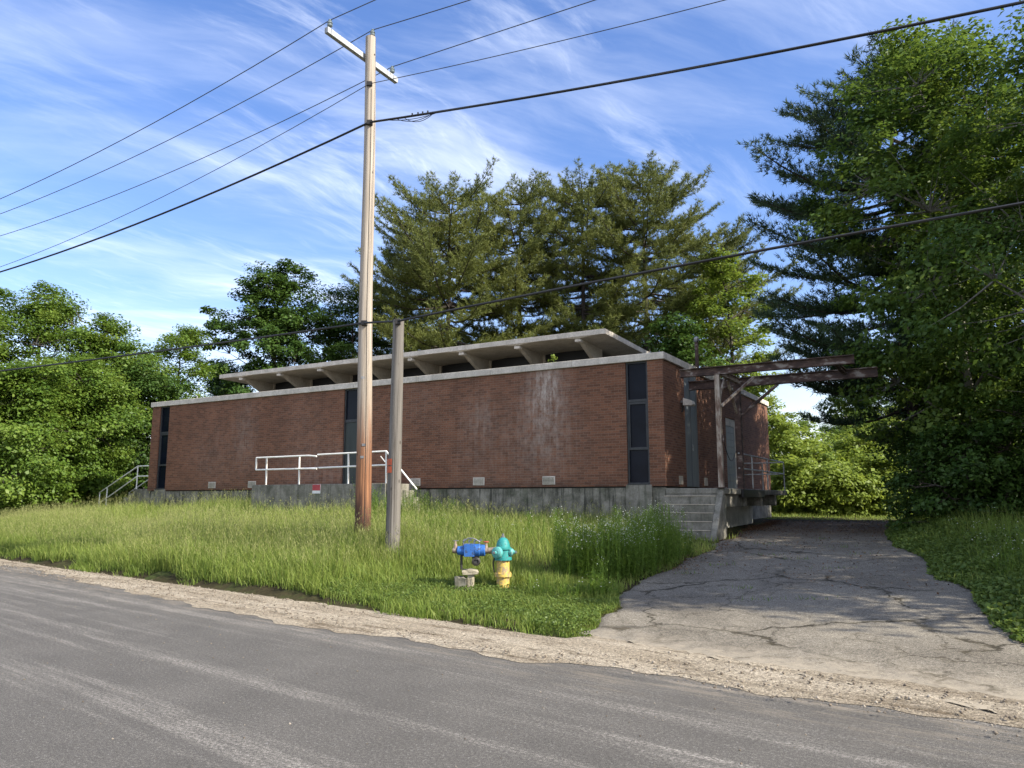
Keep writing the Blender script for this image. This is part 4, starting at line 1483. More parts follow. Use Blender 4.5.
def decid(name, label, x, y, h, R, seed, mat, bark='bark', base=0.12, nclump=170, per=150, leaf=0.16, trunk_r=None, squash=1.0, shape=1.0, lean=(0, 0), clump_r=0.62,
          group=None, cat='tree', skew=(0, 0), hue=0.5, multi=1, top=0.75):
    r = np.random.default_rng(seed)
    z0 = float(H(x, y)) - 0.05
    root = empty(name, (x, y, z0), 0)
    tag(root, label, cat, group)
    tr = trunk_r or 0.013 * h + 0.05
    # trunk path
    nseg = 9
    zz_ = np.linspace(0, h * 0.86, nseg)
    wx = np.cumsum(r.normal(0, 0.035 * h / nseg, nseg))
    wy = np.cumsum(r.normal(0, 0.035 * h / nseg, nseg))
    wx -= wx[0]
    wy -= wy[0]
    wx += lean[0] * (zz_ / h)
    wy += lean[1] * (zz_ / h)
    tp = np.stack([wx, wy, zz_], 1)

    def tpt(z):
        return np.array([np.interp(z, zz_, wx), np.interp(z, zz_, wy), z])

    mm = MB()
    mm.tube(tp, [tr * (1.25 if i == 0 else 1) * (1 - 0.88 * (i / (nseg - 1)) ** 0.9) for i in range(nseg)], 10)
    # crown points: several overlapping lobes inside one envelope
    zb = base * h
    lob = []
    nl = 9 + int(1.6 * R)
    for k in range(nl):
        u = (k + 0.5) / nl
        zl = zb + (h - zb) * (0.10 + 0.84 * u)
        env = R * (math.sin(PI * min(0.985, 0.12 + 0.80 * (u ** top))) ** 0.55) * shape
        a = k * 2.399 + r.uniform(-0.5, 0.5)
        rr = env * r.uniform(0.25, 0.66) * (1 - 0.35 * u)
        lob.append((rr * math.cos(a) + skew[0] * u, rr * math.sin(a) + skew[1] * u, zl, env * r.uniform(0.46, 0.70) + 0.3))
    lob = np.array(lob)
    C = []
    while len(C) < nclump:
        k = r.integers(len(lob))
        d = unit(r.normal(0, 1, 3))
        q = r.uniform(0.25, 1.0) ** 0.45
        p = lob[k, :3] + d * lob[k, 3] * q * np.array([1, 1, 0.72 * squash])
        if p[2] > h * 1.02 or p[2] < zb * 0.75:
            continue
        C.append(p)
    C = np.array(C)
    C[:, :2] += np.array([np.interp(C[:, 2], zz_, wx), np.interp(C[:, 2], zz_, wy)]).T
    # limbs to the lobes and twigs to the clumps
    nodes = [tpt(zv) for zv in np.linspace(max(zb * 0.5, 0.3), h * 0.84, 14)]
    for k in range(len(lob)):
        c = lob[k, :3] + np.array([np.interp(lob[k, 2], zz_, wx), np.interp(lob[k, 2], zz_, wy), 0])
        hd = np.linalg.norm(lob[k, :2])
        a0 = tpt(np.clip(c[2] - hd * r.uniform(0.5, 0.95), zb * 0.4, h * 0.82))
        mid = a0 * 0.5 + c * 0.5 + np.array([0, 0, -0.06 * hd]) + r.normal(0, 0.06 * hd + 0.01, 3)
        end = c + (c - a0) * 0.25
        path = [a0, a0 * 0.62 + mid * 0.38, mid, mid * 0.45 + c * 0.55, end]
        rb = tr * (0.42 - 0.25 * lob[k, 2] / h) + 0.012
        mm.tube(path, [rb, rb * 0.8, rb * 0.62, rb * 0.42, rb * 0.16], 6, cap=False)
        nodes += [mid, mid * 0.45 + c * 0.55, c, end, mid * 0.7 + c * 0.3]
    nodes = np.array(nodes)
    for p in C:
        dd = np.linalg.norm(nodes - p, axis=1) + 0.8 * np.maximum(0, nodes[:, 2] - p[2])
        q = nodes[dd.argmin()]
        md = (p + q) / 2 + r.normal(0, 0.06, 3) + np.array([0, 0, -0.04])
        mm.tube([q, md, p], [0.016 + 0.001 * h, 0.011, 0.005], 4, cap=False)
    mm.build('trunk', M[bark], root, 60, fix=False)
    # leaves
    nc = len(C)
    k = np.repeat(np.arange(nc), per)
    rad = r.uniform(0.6, 1.35, nc) * clump_r
    off_ = unit(r.normal(0, 1, (len(k), 3))) * (r.uniform(0, 1, (len(k), 1)) ** 0.5)
    P = C[k] + off_ * rad[k][:, None] * np.array([1.15, 1.15, 0.62])
    keep = P[:, 2] > 0.08
    P, k, off_ = P[keep], k[keep], off_[keep]
    cen = np.array([0, 0, h * 0.45])
    outw = unit(P - cen)
    N = unit(outw * 0.45 + np.array([0, 0, 0.75]) + off_ * 0.35 + r.normal(0, 0.48, P.shape))
    size = leaf * np.clip(r.lognormal(-0.06, 0.33, len(P)), 0.4, 1.9)
    V, cn, ix = leaf_quads(P, N, size, r, 0.66, droop=0.5)
    ct = r.normal(0, 0.16, nc)
    tint = np.clip(hue + ct[k] + r.normal(0, 0.13, len(P)), 0, 1)
    raw_mesh('crown', V, cn, ix, M[mat], root, tint)
    return root


def pine(name, label, x, y, h, R, seed, mat='needle', base=0.30, group=None, needle=0.26, dens=1.15, trunk_r=None, gap=0.78, wid=0.036, lean=(0, 0), tuft_n=10, hue=0.5, tipup=0.16):
    r = np.random.default_rng(seed)
    z0 = float(H(x, y)) - 0.05
    root = empty(name, (x, y, z0), 0)
    tag(root, label, 'tree', group)
    tr = trunk_r or 0.012 * h + 0.04
    nseg = 10
    zz_ = np.linspace(0, h * 0.985, nseg)
    wx = np.cumsum(r.normal(0, 0.012 * h / nseg, nseg)) + lean[0] * zz_ / h
    wy = np.cumsum(r.normal(0, 0.012 * h / nseg, nseg)) + lean[1] * zz_ / h
    mm = MB()
    mm.tube(np.stack([wx, wy, zz_], 1), [tr * (1 - 0.93 * (i / (nseg - 1))) for i in range(nseg)], 9)
    P, D, K = [], [], []
    z = base * h
    bi = 0
    az = r.uniform(0, 6.28)
    while z < h * 0.975:
        u = (z - base * h) / (h * (1 - base))
        prof = (0.6 + 0.4 * min(1, u / 0.25)) * (1 - u ** 3.4) ** 0.62 + 0.05
        nb = int(r.integers(4, 7))
        for j in range(nb):
            az += 2.399 + r.normal(0, 0.35)
            if r.uniform() < 0.10:
                continue
            L = R * prof * r.uniform(0.5, 1.2)
            zb = z + r.normal(0, 0.18)
            o = np.array([np.interp(zb, zz_, wx), np.interp(zb, zz_, wy), zb])
            dirh = np.array([math.cos(az), math.sin(az), 0])
            sl = -0.04 + 0.30 * u + r.normal(0, 0.07)
            ns = max(5, int(L / 0.35))
            tt_ = np.linspace(0, 1, ns)
            bx = o + dirh * (L * tt_)[:, None] + np.array([0, 0, 1]) * (L * (sl * tt_ + tipup * tt_ ** 2.5 - 0.10 * np.sin(PI * tt_)))[:, None]
            side = np.array([-dirh[1], dirh[0], 0])
            bx += side * (np.sin(tt_ * 2.5 + r.uniform(0, 6)) * 0.05 * L * tt_)[:, None]
            rb = 0.022 + 0.010 * L
            mm.tube(bx, [rb * (1 - 0.85 * q) for q in tt_], 5, cap=False)
            # branchlets on both sides, longest at two thirds out
            nbl = int(L / 0.17 * dens) + 3
            for q in range(nbl):
                tq_ = 0.22 + 0.78 * (q + r.uniform(0, 1)) / nbl
                bp = np.array([np.interp(tq_, tt_, bx[:, i]) for i in range(3)])
                sgn = 1 if q % 2 else -1
                bl_ = 0.42 * L * (1.08 - tq_) * r.uniform(0.45, 1.15) + 0.18
                bl_ = min(bl_, 1.35)
                bd = unit(dirh * r.uniform(0.45, 1.0) + side * sgn * r.uniform(0.35, 0.95) + np.array([0, 0, r.uniform(0.0, 0.42)]))
                nt_ = max(2, int(bl_ / 0.17))
                sarr = (np.arange(nt_) + r.uniform(0.2, 0.9, nt_)) / nt_
                pp = bp + bd * (bl_ * sarr)[:, None] + np.array([0, 0, 0.18 * bl_]) * (sarr ** 2)[:, None] + r.normal(0, 0.035, (nt_, 3))
                P.append(pp)
                D.append(np.repeat(bd[None], nt_, 0))
                K.append(np.full(nt_, bi))
            P.append(bx[-2:])
            D.append(np.repeat(unit(dirh + np.array([0, 0, 0.5]))[None], 2, 0))
            K.append(np.full(2, bi))
            bi += 1
        z += gap * r.uniform(0.55, 1.2) * (0.6 + 0.4 * (1 - u))
    mm.build('trunk', M['pine_bark'], root, 60, fix=False)
    P = np.concatenate(P)
    D = np.concatenate(D)
    K = np.concatenate(K)
    n = len(P) * tuft_n
    k = np.repeat(np.arange(len(P)), tuft_n)
    dv = unit(D[k] * 0.55 + np.array([0, 0, 0.35]) + r.normal(0, 0.55, (n, 3)))
    sv = unit(np.cross(dv, r.normal(0, 1, (n, 3))))
    Ln = (needle * r.uniform(0.65, 1.25, n))[:, None]
    b0 = P[k] + r.normal(0, 0.03, (n, 3))
    V = np.stack([b0 - sv * wid * 0.5, b0 + sv * wid * 0.5, b0 + dv * Ln], 1).reshape(-1, 3)
    ct = r.normal(0, 0.13, bi)
    tint = np.clip(hue + ct[K][k] + r.normal(0, 0.12, n), 0, 1)
    raw_mesh('crown', V, np.full(n, 3), np.arange(n * 3), M[mat], root, tint)
    return root


def ground_at(px, Y):
    a, yy, _ = ray(px, 500)
    return a / yy * Y, Y


GL, GP, GR_, GBK = 'trees left of the building', 'white pines behind the building', 'trees right of the driveway', 'young trees beyond the driveway'
# left-hand wood
for px, Y, h, R, seed, mat, label, kw in (
    (-70, 33, 11.2, 4.6, 11, 'leaf_left', 'broad green ash tree cut by the left picture edge', {}),
    (24, 37, 11.3, 4.8, 12, 'leaf_left', 'tall rounded green ash tree left of the stoop, highest of the left wood', dict(nclump=260)),
    (88, 38, 9.3, 3.6, 13, 'leaf_left', 'medium green ash tree directly above the sloping white handrail', {}),
    (5, 31, 6.4, 3.2, 18, 'leaf_left', 'low spreading green tree in front of the tall rounded ash', dict(base=0.02)),
    (72, 34, 7.2, 2.6, 14, 'leaf_left', 'low leafy tree between the two green ash trees', dict(base=0.03)),
    (132, 38, 7.4, 2.6, 16, 'leaf_dark', 'small dark leafy tree just left of the brick corner', dict(base=0.03)),
    (170, 43, 10.5, 2.4, 15, 'leaf_left', 'slim loose tree rising above the far left roof corner', dict(nclump=120)),
    (268, 48, 15.6, 5.2, 27, 'leaf_dark', 'big dark maple behind the left end of the raised roof', dict(nclump=320, leaf=0.17)),
    (225, 50, 9.6, 2.8, 19, 'leaf_dark', 'lower dark maple filling the gap left of the big dark maple', {}),
    (347, 50, 15.0, 4.2, 20, 'leaf_dark', 'dark maple behind the tall utility pole', {}),
):
    X, Yw = ground_at(px, Y)
    a = dict(base=0.05, nclump=240, per=270, leaf=0.122, clump_r=0.66)
    a.update(kw)
    decid('leafy_tree', label, X, Yw, h, R, seed, mat, group=GL, **a)

# pines behind
for px, Y, h, R, seed, label, kw in (
    (402, 53, 18.6, 4.8, 31, 'shorter white pine just right of the old grey pole', {}),
    (446, 48, 21.0, 6.0, 32, 'wide white pine at the left of the pine row', {}),
    (520, 51, 21.9, 5.4, 33, 'white pine second from the left in the pine row', {}),
    (585, 50, 22.2, 5.4, 34, 'upright white pine in the middle of the pine row', {}),
    (650, 49, 22.4, 5.6, 35, 'tall white pine at the right of the pine row, its tip highest', {}),
    (706, 53, 19.6, 5.4, 36, 'white pine leaning out at the far right of the pine row', dict(lean=(1.2, 0))),
):
    X, Yw = ground_at(px, Y)
    pine('pine_tree', label, X, Yw, h, R, seed, group=GP, **kw)
X, Yw = ground_at(738, 45)
decid('leafy_tree', 'bright open maple right of the pines above the steel beams', X, Yw, 15.6, 3.0, 41, 'leaf_bright', base=0.30, nclump=130, per=110, leaf=0.19, clump_r=0.6, hue=0.3)
X, Yw = ground_at(690, 43)
decid('leafy_tree', 'dark maple low behind the flue and the roof corner', X, Yw, 11.0, 3.0, 42, 'leaf_dark', base=0.2, nclump=110, per=130, leaf=0.2)

# right-hand side
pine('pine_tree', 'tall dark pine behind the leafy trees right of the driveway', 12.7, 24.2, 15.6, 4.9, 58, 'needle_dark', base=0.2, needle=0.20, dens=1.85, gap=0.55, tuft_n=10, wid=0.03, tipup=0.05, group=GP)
decid('leafy_tree', 'big green birch over the driveway with a pale leaning trunk', 12.3, 20.2, 14.4, 4.0, 52, 'leaf_right', 'pale_bark', base=0.10, nclump=330, per=190, leaf=0.125, clump_r=0.62, trunk_r=0.15, group=GR_, lean=(-0.6, 0), hue=0.5)
decid('leafy_tree', 'dense green birch cut by the right picture edge', 13.2, 15.8, 13.0, 3.7, 53, 'leaf_right', 'pale_bark', base=0.08, nclump=280, per=190, leaf=0.115, clump_r=0.6, group=GR_, hue=0.42)
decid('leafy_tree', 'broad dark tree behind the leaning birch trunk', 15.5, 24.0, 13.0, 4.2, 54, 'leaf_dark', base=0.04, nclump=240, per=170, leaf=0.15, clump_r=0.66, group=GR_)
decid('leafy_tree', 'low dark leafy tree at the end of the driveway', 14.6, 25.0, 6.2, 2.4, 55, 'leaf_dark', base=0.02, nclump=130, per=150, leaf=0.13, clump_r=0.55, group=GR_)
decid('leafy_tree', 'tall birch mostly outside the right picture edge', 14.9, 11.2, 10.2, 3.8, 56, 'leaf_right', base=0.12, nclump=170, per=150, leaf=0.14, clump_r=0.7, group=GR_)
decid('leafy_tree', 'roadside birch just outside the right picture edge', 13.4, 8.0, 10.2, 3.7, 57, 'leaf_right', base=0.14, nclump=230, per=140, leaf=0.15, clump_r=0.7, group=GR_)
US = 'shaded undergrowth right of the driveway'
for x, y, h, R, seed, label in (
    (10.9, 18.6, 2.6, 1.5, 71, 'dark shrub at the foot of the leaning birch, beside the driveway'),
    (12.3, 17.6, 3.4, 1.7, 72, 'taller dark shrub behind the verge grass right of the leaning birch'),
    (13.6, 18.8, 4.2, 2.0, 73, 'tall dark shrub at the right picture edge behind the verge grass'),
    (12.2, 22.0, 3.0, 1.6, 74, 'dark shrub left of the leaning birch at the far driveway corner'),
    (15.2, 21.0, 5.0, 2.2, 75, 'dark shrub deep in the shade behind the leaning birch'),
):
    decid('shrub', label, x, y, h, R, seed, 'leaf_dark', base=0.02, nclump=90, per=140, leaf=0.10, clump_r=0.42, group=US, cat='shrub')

# far sunlit growth beyond the dock
for px, Y, h, R, seed, mat, label, kw in (
    (782, 37, 4.6, 1.8, 61, 'leaf_bright', 'bright sunlit sapling just right of the dock railing', {}),
    (820, 36, 3.2, 2.0, 62, 'leaf_bright', 'low bright sunlit bush in the middle beyond the driveway', {}),
    (858, 37, 3.8, 2.0, 63, 'leaf_bright', 'bright sunlit young tree beside the dark birch foliage', {}),
    (795, 33.5, 2.3, 1.3, 68, 'leaf_bright', 'knee-high bright bush at the end of the driveway by the dock', {}),
    (838, 33, 2.0, 1.3, 69, 'leaf_bright', 'lowest bright bush at the middle of the driveway end', {}),
    (880, 33.5, 2.6, 1.4, 70, 'leaf_bright', 'bright bush at the far right corner of the driveway end', {}),
    (802, 48, 5.8, 2.6, 64, 'leaf_left', 'greener tree farther off behind the bright saplings', {}),
    (862, 50, 6.4, 3.0, 65, 'leaf_left', 'farther green tree half hidden by the dark birch foliage', {}),
    (905, 40, 5.2, 2.4, 66, 'leaf_bright', 'yellow green tree glimpsed through the dark birch foliage', {}),
    (764, 44, 6.8, 1.9, 67, 'leaf_bright', 'slim bright tree just beyond the end of the brick wall', {}),
):
    X, Yw = ground_at(px, Y)
    decid('young_tree', label, X, Yw, h, R, seed, mat, base=0.0, nclump=120, per=110, leaf=0.15, clump_r=0.48, group=GBK, hue=0.85, **kw)


def copy_tree(src, x, y, sc, rz, label, group):
    c = src.copy()
    COL.objects.link(c)
    c.location = (x, y, float(H(x, y)) - 0.05)
    c.scale = (sc, sc, sc)
    c.rotation_euler = (0, 0, rz)
    c['label'] = label
    c['group'] = group
    for ch in list(src.children):
        d = ch.copy()
        COL.objects.link(d)
        d.parent = c
    return c


by_label = {o['label']: o for o in SC.objects if o.get('label') and o.type == 'EMPTY'}
srcA = by_label['tall rounded green ash tree left of the stoop, highest of the left wood']
srcB = by_label['big dark maple behind the left end of the raised roof']
rr_ = np.random.default_rng(77)
for x, y, sc, A in ((-44, 42, 0.85, srcA), (-37, 52, 0.8, srcB), (-31, 56, 0.8, srcA), (-25, 46, 0.72, srcA), (-32, 45, 0.82, srcA)):
    copy_tree(A, x, y, sc, rr_.uniform(0, 6.28), 'leafy tree in the wood behind the green ash trees, seen only in gaps between them', 'wood behind the left trees')
for x, y, sc, A in ((31, 46, 0.8, srcA), (23, 52, 0.6, srcA), (40, 52, 0.9, srcB), (27, 58, 0.7, srcB), (25, 17, 0.8, srcA), (36, 60, 0.8, srcA)):
    copy_tree(A, x, y, sc, rr_.uniform(0, 6.28), 'leafy tree in the wood behind the right-hand birches, seen only in gaps between them', 'wood behind the right trees')


# ------------------------------------------------------------------ grass and weeds
def blades(n, pos, height, width, r, mat, name, lean=0.25, hue=0.5, huespread=0.18, label='', parent=None, clump=None):
    X, Y = pos[:, 0], pos[:, 1]
    z = H(X, Y) - 0.03
    a = r.uniform(0, 2 * PI, n)
    b = r.uniform(0, 2 * PI, n)
    ln = np.abs(r.normal(0, lean, n)) * height
    dx, dy = np.cos(b) * ln - 0.05 * height, np.sin(b) * ln
    wx_, wy_ = np.cos(a) * width / 2, np.sin(a) * width / 2
    base = np.stack([X, Y, z], 1)
    mid = base + np.stack([dx * 0.32, dy * 0.32, height * 0.58], 1)
    tip = base + np.stack([dx, dy, height * np.sqrt(np.clip(1 - (ln / height) ** 2 * 0.5, 0.3, 1))], 1)
    wv_ = np.stack([wx_, wy_, np.zeros(n)], 1)
    V = np.stack([base - wv_, base + wv_, mid + wv_ * 0.75, mid - wv_ * 0.75, tip], 1).reshape(-1, 3)
    o = np.arange(n)[:, None] * 5
    idx = np.concatenate([o + np.array([0, 1, 2, 3]), o + np.array([3, 2, 4])], 1).ravel()
    cn = np.tile([4, 3], n)
    t = np.clip(hue + r.normal(0, huespread, n) + (0 if clump is None else clump), 0, 1)
    return V, cn, idx, np.repeat(t, 2), tip


def vnoise(X, Y, f, seed):
    r = np.random.default_rng(seed)
    v = 0
    for k in range(6):
        a = r.uniform(0, 6.28)
        ff = f * (0.6 + 0.5 * k)
        v = v + np.sin(ff * (X * math.cos(a) + Y * math.sin(a)) + r.uniform(0, 6.28)) / (1 + 0.4 * k)
    return v / 2.6


def blocked(X, Y):
    lx, ly = to_local(X, Y)
    b = (lx > -21.45) & (lx < 0.05) & (ly > 0.0) & (ly < 12.3)
    b |= (lx > -13.85) & (lx < -6.4) & (ly > -1.42) & (ly < 0.1)
    b |= (lx > -0.05) & (lx < 1.6) & (ly > -1.0) & (ly < 7.7)
    b |= (lx > -24.6) & (lx < -21.3) & (ly > 0.2) & (ly < 1.8)
    dl = 0.10 * (vnoise(X, Y, 2.1, 51) + 0.8 * vnoise(X, Y, 6.5, 52)) + 0.04
    b |= in_poly(X - np.clip(dl, -0.1, 0.3), Y, DRIVE_POLY)
    return b


def height_map(X, Y):
    s, t = st_of(X, Y)
    e = s - EDGE
    tall = 0.60 + 0.17 * vnoise(X, Y, 0.9, 5) + 0.08 * vnoise(X, Y, 3.1, 6)
    edge = np.interp(e, [0, 0.25, 0.9, 1.8], [0.40, 0.62, 0.85, 1.0])
    # trimmed patch round the hydrant, running to the driveway mouth
    short = sstep((11.2 - t) / 2.2) * sstep((2.9 - e) / 1.3)
    h = tall * edge * (1 - short) + 0.13 * short * (1 + 0.4 * vnoise(X, Y, 2.2, 8))
    h = h + 0.13 * sstep((e - 5.5) / 3) * (1 + 0.6 * vnoise(X, Y, 1.4, 9))
    # thinner, lower growth round the foot of the tall weeds and along the right-hand wall
    h = h * (1 - 0.62 * sstep((10.4 - t) / 2.5) * (1 - short))
    h = h * (1 - 0.35 * sstep((16.5 - t) / 3) * sstep((e - 5) / 2))
    d1 = np.hypot(X - HX, Y - HY + 0.25)
    d2 = np.hypot(X - vx, Y - vy + 0.22)
    h = h * (0.30 + 0.70 * sstep((np.minimum(d1, d2) - 0.12) / 0.4))
    return np.clip(h, 0.04, 1.0), short


def scatter(n, r, t0, t1, e0, e1, pw=1.0):
    t = r.uniform(t0, t1, n)
    e = e0 + (e1 - e0) * r.uniform(0, 1, n) ** pw
    s = e + EDGE
    X = s * NX + t * RX
    Y = s * NY + t * RY
    return np.stack([X, Y], 1), e, t


r = np.random.default_rng(99)
Vs, Cs, Is, Ts = [], [], [], []
SV, SC_, SI, ST = [], [], [], []
offv = 0


def push(lst, V, cn, ix, t):
    o = sum(len(v) for v in lst[0])
    lst[0].append(V)
    lst[1].append(cn)
    lst[2].append(ix + o)
    lst[3].append(t)


G = ([], [], [], [])
SD = ([], [], [], [])
for n, t0, t1, e0, e1, pw in ((150000, 3.0, 34, -0.06, 3.2, 0.9), (120000, 2.0, 40, 3.2, 12.5, 0.9), (30000, 12, 60, 8, 22, 1.0)):
    pos, e, t = scatter(n, r, t0, t1, e0, e1, pw)
    ragg = 0.10 * vnoise(pos[:, 0], pos[:, 1], 3.3, 21) + 0.06 * vnoise(pos[:, 0], pos[:, 1], 9, 22)
    ok = (e > 0.05 + ragg) & ~blocked(pos[:, 0], pos[:, 1]) & ((t > 5.2) | (e > 2.0))
    # bare trodden dirt at the edge by the hydrant
    bare = (np.abs(t - 7.2) < 0.9) & (e < 0.35 + ragg)
    ok &= ~bare
    pos, e = pos[ok], e[ok]
    h, short = height_map(pos[:, 0], pos[:, 1])
    h = h * r.uniform(0.45, 1.15, len(h))
    wdt = np.where(short > 0.5, 0.010, 0.011) * r.uniform(0.6, 1.3, len(h)) * (1 + 0.02 * pos[:, 1])
    cl_ = 0.16 * vnoise(pos[:, 0], pos[:, 1], 1.1, 31) + 0.05 - 0.10 * short
    V, cn, ix, tt2, tip = blades(len(pos), pos, h, wdt, r, None, '', 0.46, 0.50, 0.19, clump=cl_)
    push(G, V, cn, ix, tt2)
    # seed heads above the tall grass
    sel = (h > 0.36) & (r.uniform(0, 1, len(h)) < 0.15)
    P2 = pos[sel]
    hh = np.clip(h[sel] * r.uniform(1.15, 1.5, sel.sum()), 0.3, 1.0)
    n2 = len(P2)
    V, cn, ix, tt2, tip = blades(n2, P2, hh, np.full(n2, 0.0045), r, None, '', 0.33, 0.6, 0.2)
    push(SD, V, cn, ix, tt2)
    # spikelet: three narrow kites round the tip
    k = np.repeat(np.arange(n2), 4)
    q = tip[k] + np.stack([r.normal(0, 0.012, len(k)), r.normal(0, 0.012, len(k)), r.uniform(-0.13, 0.02, len(k))], 1)
    N = unit(r.normal(0, 1, (len(k), 3)) * np.array([1, 1, 0.25]))
    dv = unit(r.normal(0, 0.35, (len(k), 3)) + np.array([0, 0, 1.0]))
    sv = unit(np.cross(dv, N))
    Ls = r.uniform(0.04, 0.08, len(k))[:, None]
    ww = r.uniform(0.002, 0.005, len(k))[:, None]
    V = np.stack([q - dv * Ls / 2, q + sv * ww, q + dv * Ls / 2, q - sv * ww], 1).reshape(-1, 3)
    push(SD, V, np.full(len(k), 4), np.arange(len(k) * 4), np.clip(r.normal(0.5, 0.2, len(k)), 0, 1))
pos, e, t = scatter(26000, r, 6.0, 34, -0.30, 0.18)
ok = (vnoise(pos[:, 0], pos[:, 1], 1.7, 71) + 0.6 * vnoise(pos[:, 0], pos[:, 1], 5.0, 72) + 2.2 * (e - 0.02) > r.uniform(-0.15, 0.75, len(e))) & ~blocked(pos[:, 0], pos[:, 1])
pos = pos[ok]
hh = r.uniform(0.06, 0.26, len(pos))
V, cn, ix, tt2, tip = blades(len(pos), pos, hh, np.full(len(pos), 0.012), r, None, '', 0.7, 0.4, 0.2)
push(G, V, cn, ix, tt2)
gr_o = raw_mesh('grass', np.concatenate(G[0]), np.concatenate(G[1]), np.concatenate(G[2]), M['grass'], None, np.concatenate(G[3]))
tag(gr_o, 'tall unmown green grass covering the bank in front of the building', 'grass', kind='stuff')
sd_o = raw_mesh('grass_seed_heads', np.concatenate(SD[0]), np.concatenate(SD[1]), np.concatenate(SD[2]), M['seed'], None, np.concatenate(SD[3]))
tag(sd_o, 'pale straw seed heads standing above the tall grass', 'grass', kind='stuff')

# leafy ground cover: low clover on the trimmed patch and the verge right of the driveway
VG = ([], [], [], [])


def leafy(n, pos, hmax, size, lst, r, hue=0.5, sp=0.16, up=0.8):
    z = H(pos[:, 0], pos[:, 1])
    P = np.stack([pos[:, 0], pos[:, 1], z + hmax * r.uniform(0.05, 1, n) ** 0.8], 1)
    N = unit(np.array([0, 0, up]) + r.normal(0, 0.5, (n, 3)))
    V, cn, ix = leaf_quads(P, N, size * r.uniform(0.6, 1.3, n), r, 0.7)
    push(lst, V, cn, ix, np.clip(hue + r.normal(0, sp, n), 0, 1))


pos, e, t = scatter(42000, r, 4.6, 11.5, 0.05, 2.7)
ragg = 0.10 * vnoise(pos[:, 0], pos[:, 1], 3.3, 21) + 0.06 * vnoise(pos[:, 0], pos[:, 1], 9, 22)
ok = ~blocked(pos[:, 0], pos[:, 1]) & (e > 0.08 + ragg) & (t > 5.2) & ~((np.abs(t - 7.2) < 0.9) & (e < 0.35 + ragg))
pos = pos[ok]
_, short = height_map(pos[:, 0], pos[:, 1])
pos = pos[short > 0.25]
hm = 0.07 + 0.10 * np.clip(vnoise(pos[:, 0], pos[:, 1], 2.6, 41), 0, 1)
leafy(len(pos), pos, hm, 0.034, VG, r, 0.55)
# right verge
RWm = RW
n = 110000
ii = r.integers(10, len(RWm), n)
ofs = r.uniform(-0.12, 1, n) ** 1 * 1.0
ofs = np.abs(r.normal(0, 2.0, n)) - 0.12
pos = np.stack([RWm[ii, 0] + ofs + r.normal(0, 0.08, n), RWm[ii, 1] + r.normal(0, 0.12, n) + ofs * 0.1], 1)
ok = ~in_poly(pos[:, 0] + 0.10, pos[:, 1], DRIVE_POLY)
s2, t2 = st_of(pos[:, 0], pos[:, 1])
ok &= s2 > EDGE + 0.3
pos, ofs = pos[ok], ofs[ok]
leafy(len(pos), pos, np.clip(0.08 + 0.30 * np.clip(ofs, 0, 1.2), 0.05, 0.5) * (1 + 0.45 * vnoise(pos[:, 0], pos[:, 1], 2.5, 43)), 0.065, VG, r, 0.5)
vg_o = raw_mesh('ground_cover', np.concatenate(VG[0]), np.concatenate(VG[1]), np.concatenate(VG[2]), M['verge'], None, np.concatenate(VG[3]))
tag(vg_o, 'low leafy weeds along the driveway and round the hydrant', 'weeds', kind='stuff')

# grass among the verge on the right
G2 = ([], [], [], [])
n = 11000
ii = r.integers(10, len(RWm), n)
ofs = 0.35 + np.abs(r.normal(0, 2.0, n))
pos = np.stack([RWm[ii, 0] + ofs, RWm[ii, 1] + r.normal(0, 0.3, n)], 1)
s2, t2 = st_of(pos[:, 0], pos[:, 1])
ok = (s2 > EDGE + 0.2) & ~in_poly(pos[:, 0] + 0.25, pos[:, 1], DRIVE_POLY)
pos, ofs = pos[ok], ofs[ok]
hh = np.clip(0.2 + 0.45 * np.clip(ofs - 0.3, 0, 1.3), 0.2, 0.9) * r.uniform(0.5, 1.25, len(pos))
V, cn, ix, tt2, tip = blades(len(pos), pos, hh, np.full(len(pos), 0.013), r, None, '', 0.32, 0.42, 0.17)
push(G2, V, cn, ix, tt2)
n = 30000
pos = np.stack([r.uniform(7, 24, n), r.uniform(28.5, 44, n)], 1)
ok = ~blocked(pos[:, 0], pos[:, 1]) & ~in_poly(pos[:, 0], pos[:, 1] - 0.3, DRIVE_POLY)
pos = pos[ok]
hh = np.clip(0.06 + 0.09 * (pos[:, 1] - 31), 0.05, 0.9) * r.uniform(0.5, 1.2, len(pos))
V, cn, ix, tt2, tip = blades(len(pos), pos, hh, np.full(len(pos), 0.03), r, None, '', 0.3, 0.5, 0.17)
push(G2, V, cn, ix, tt2)
v2 = raw_mesh('verge_grass', np.concatenate(G2[0]), np.concatenate(G2[1]), np.concatenate(G2[2]), M['grass'], None, np.concatenate(G2[3]))
tag(v2, 'long arching grass under the trees right of the driveway and beyond its end', 'grass', kind='stuff')

# white-flowered weeds massed before the dock steps
WD = ([], [], [], [])
FL = ([], [], [], [])


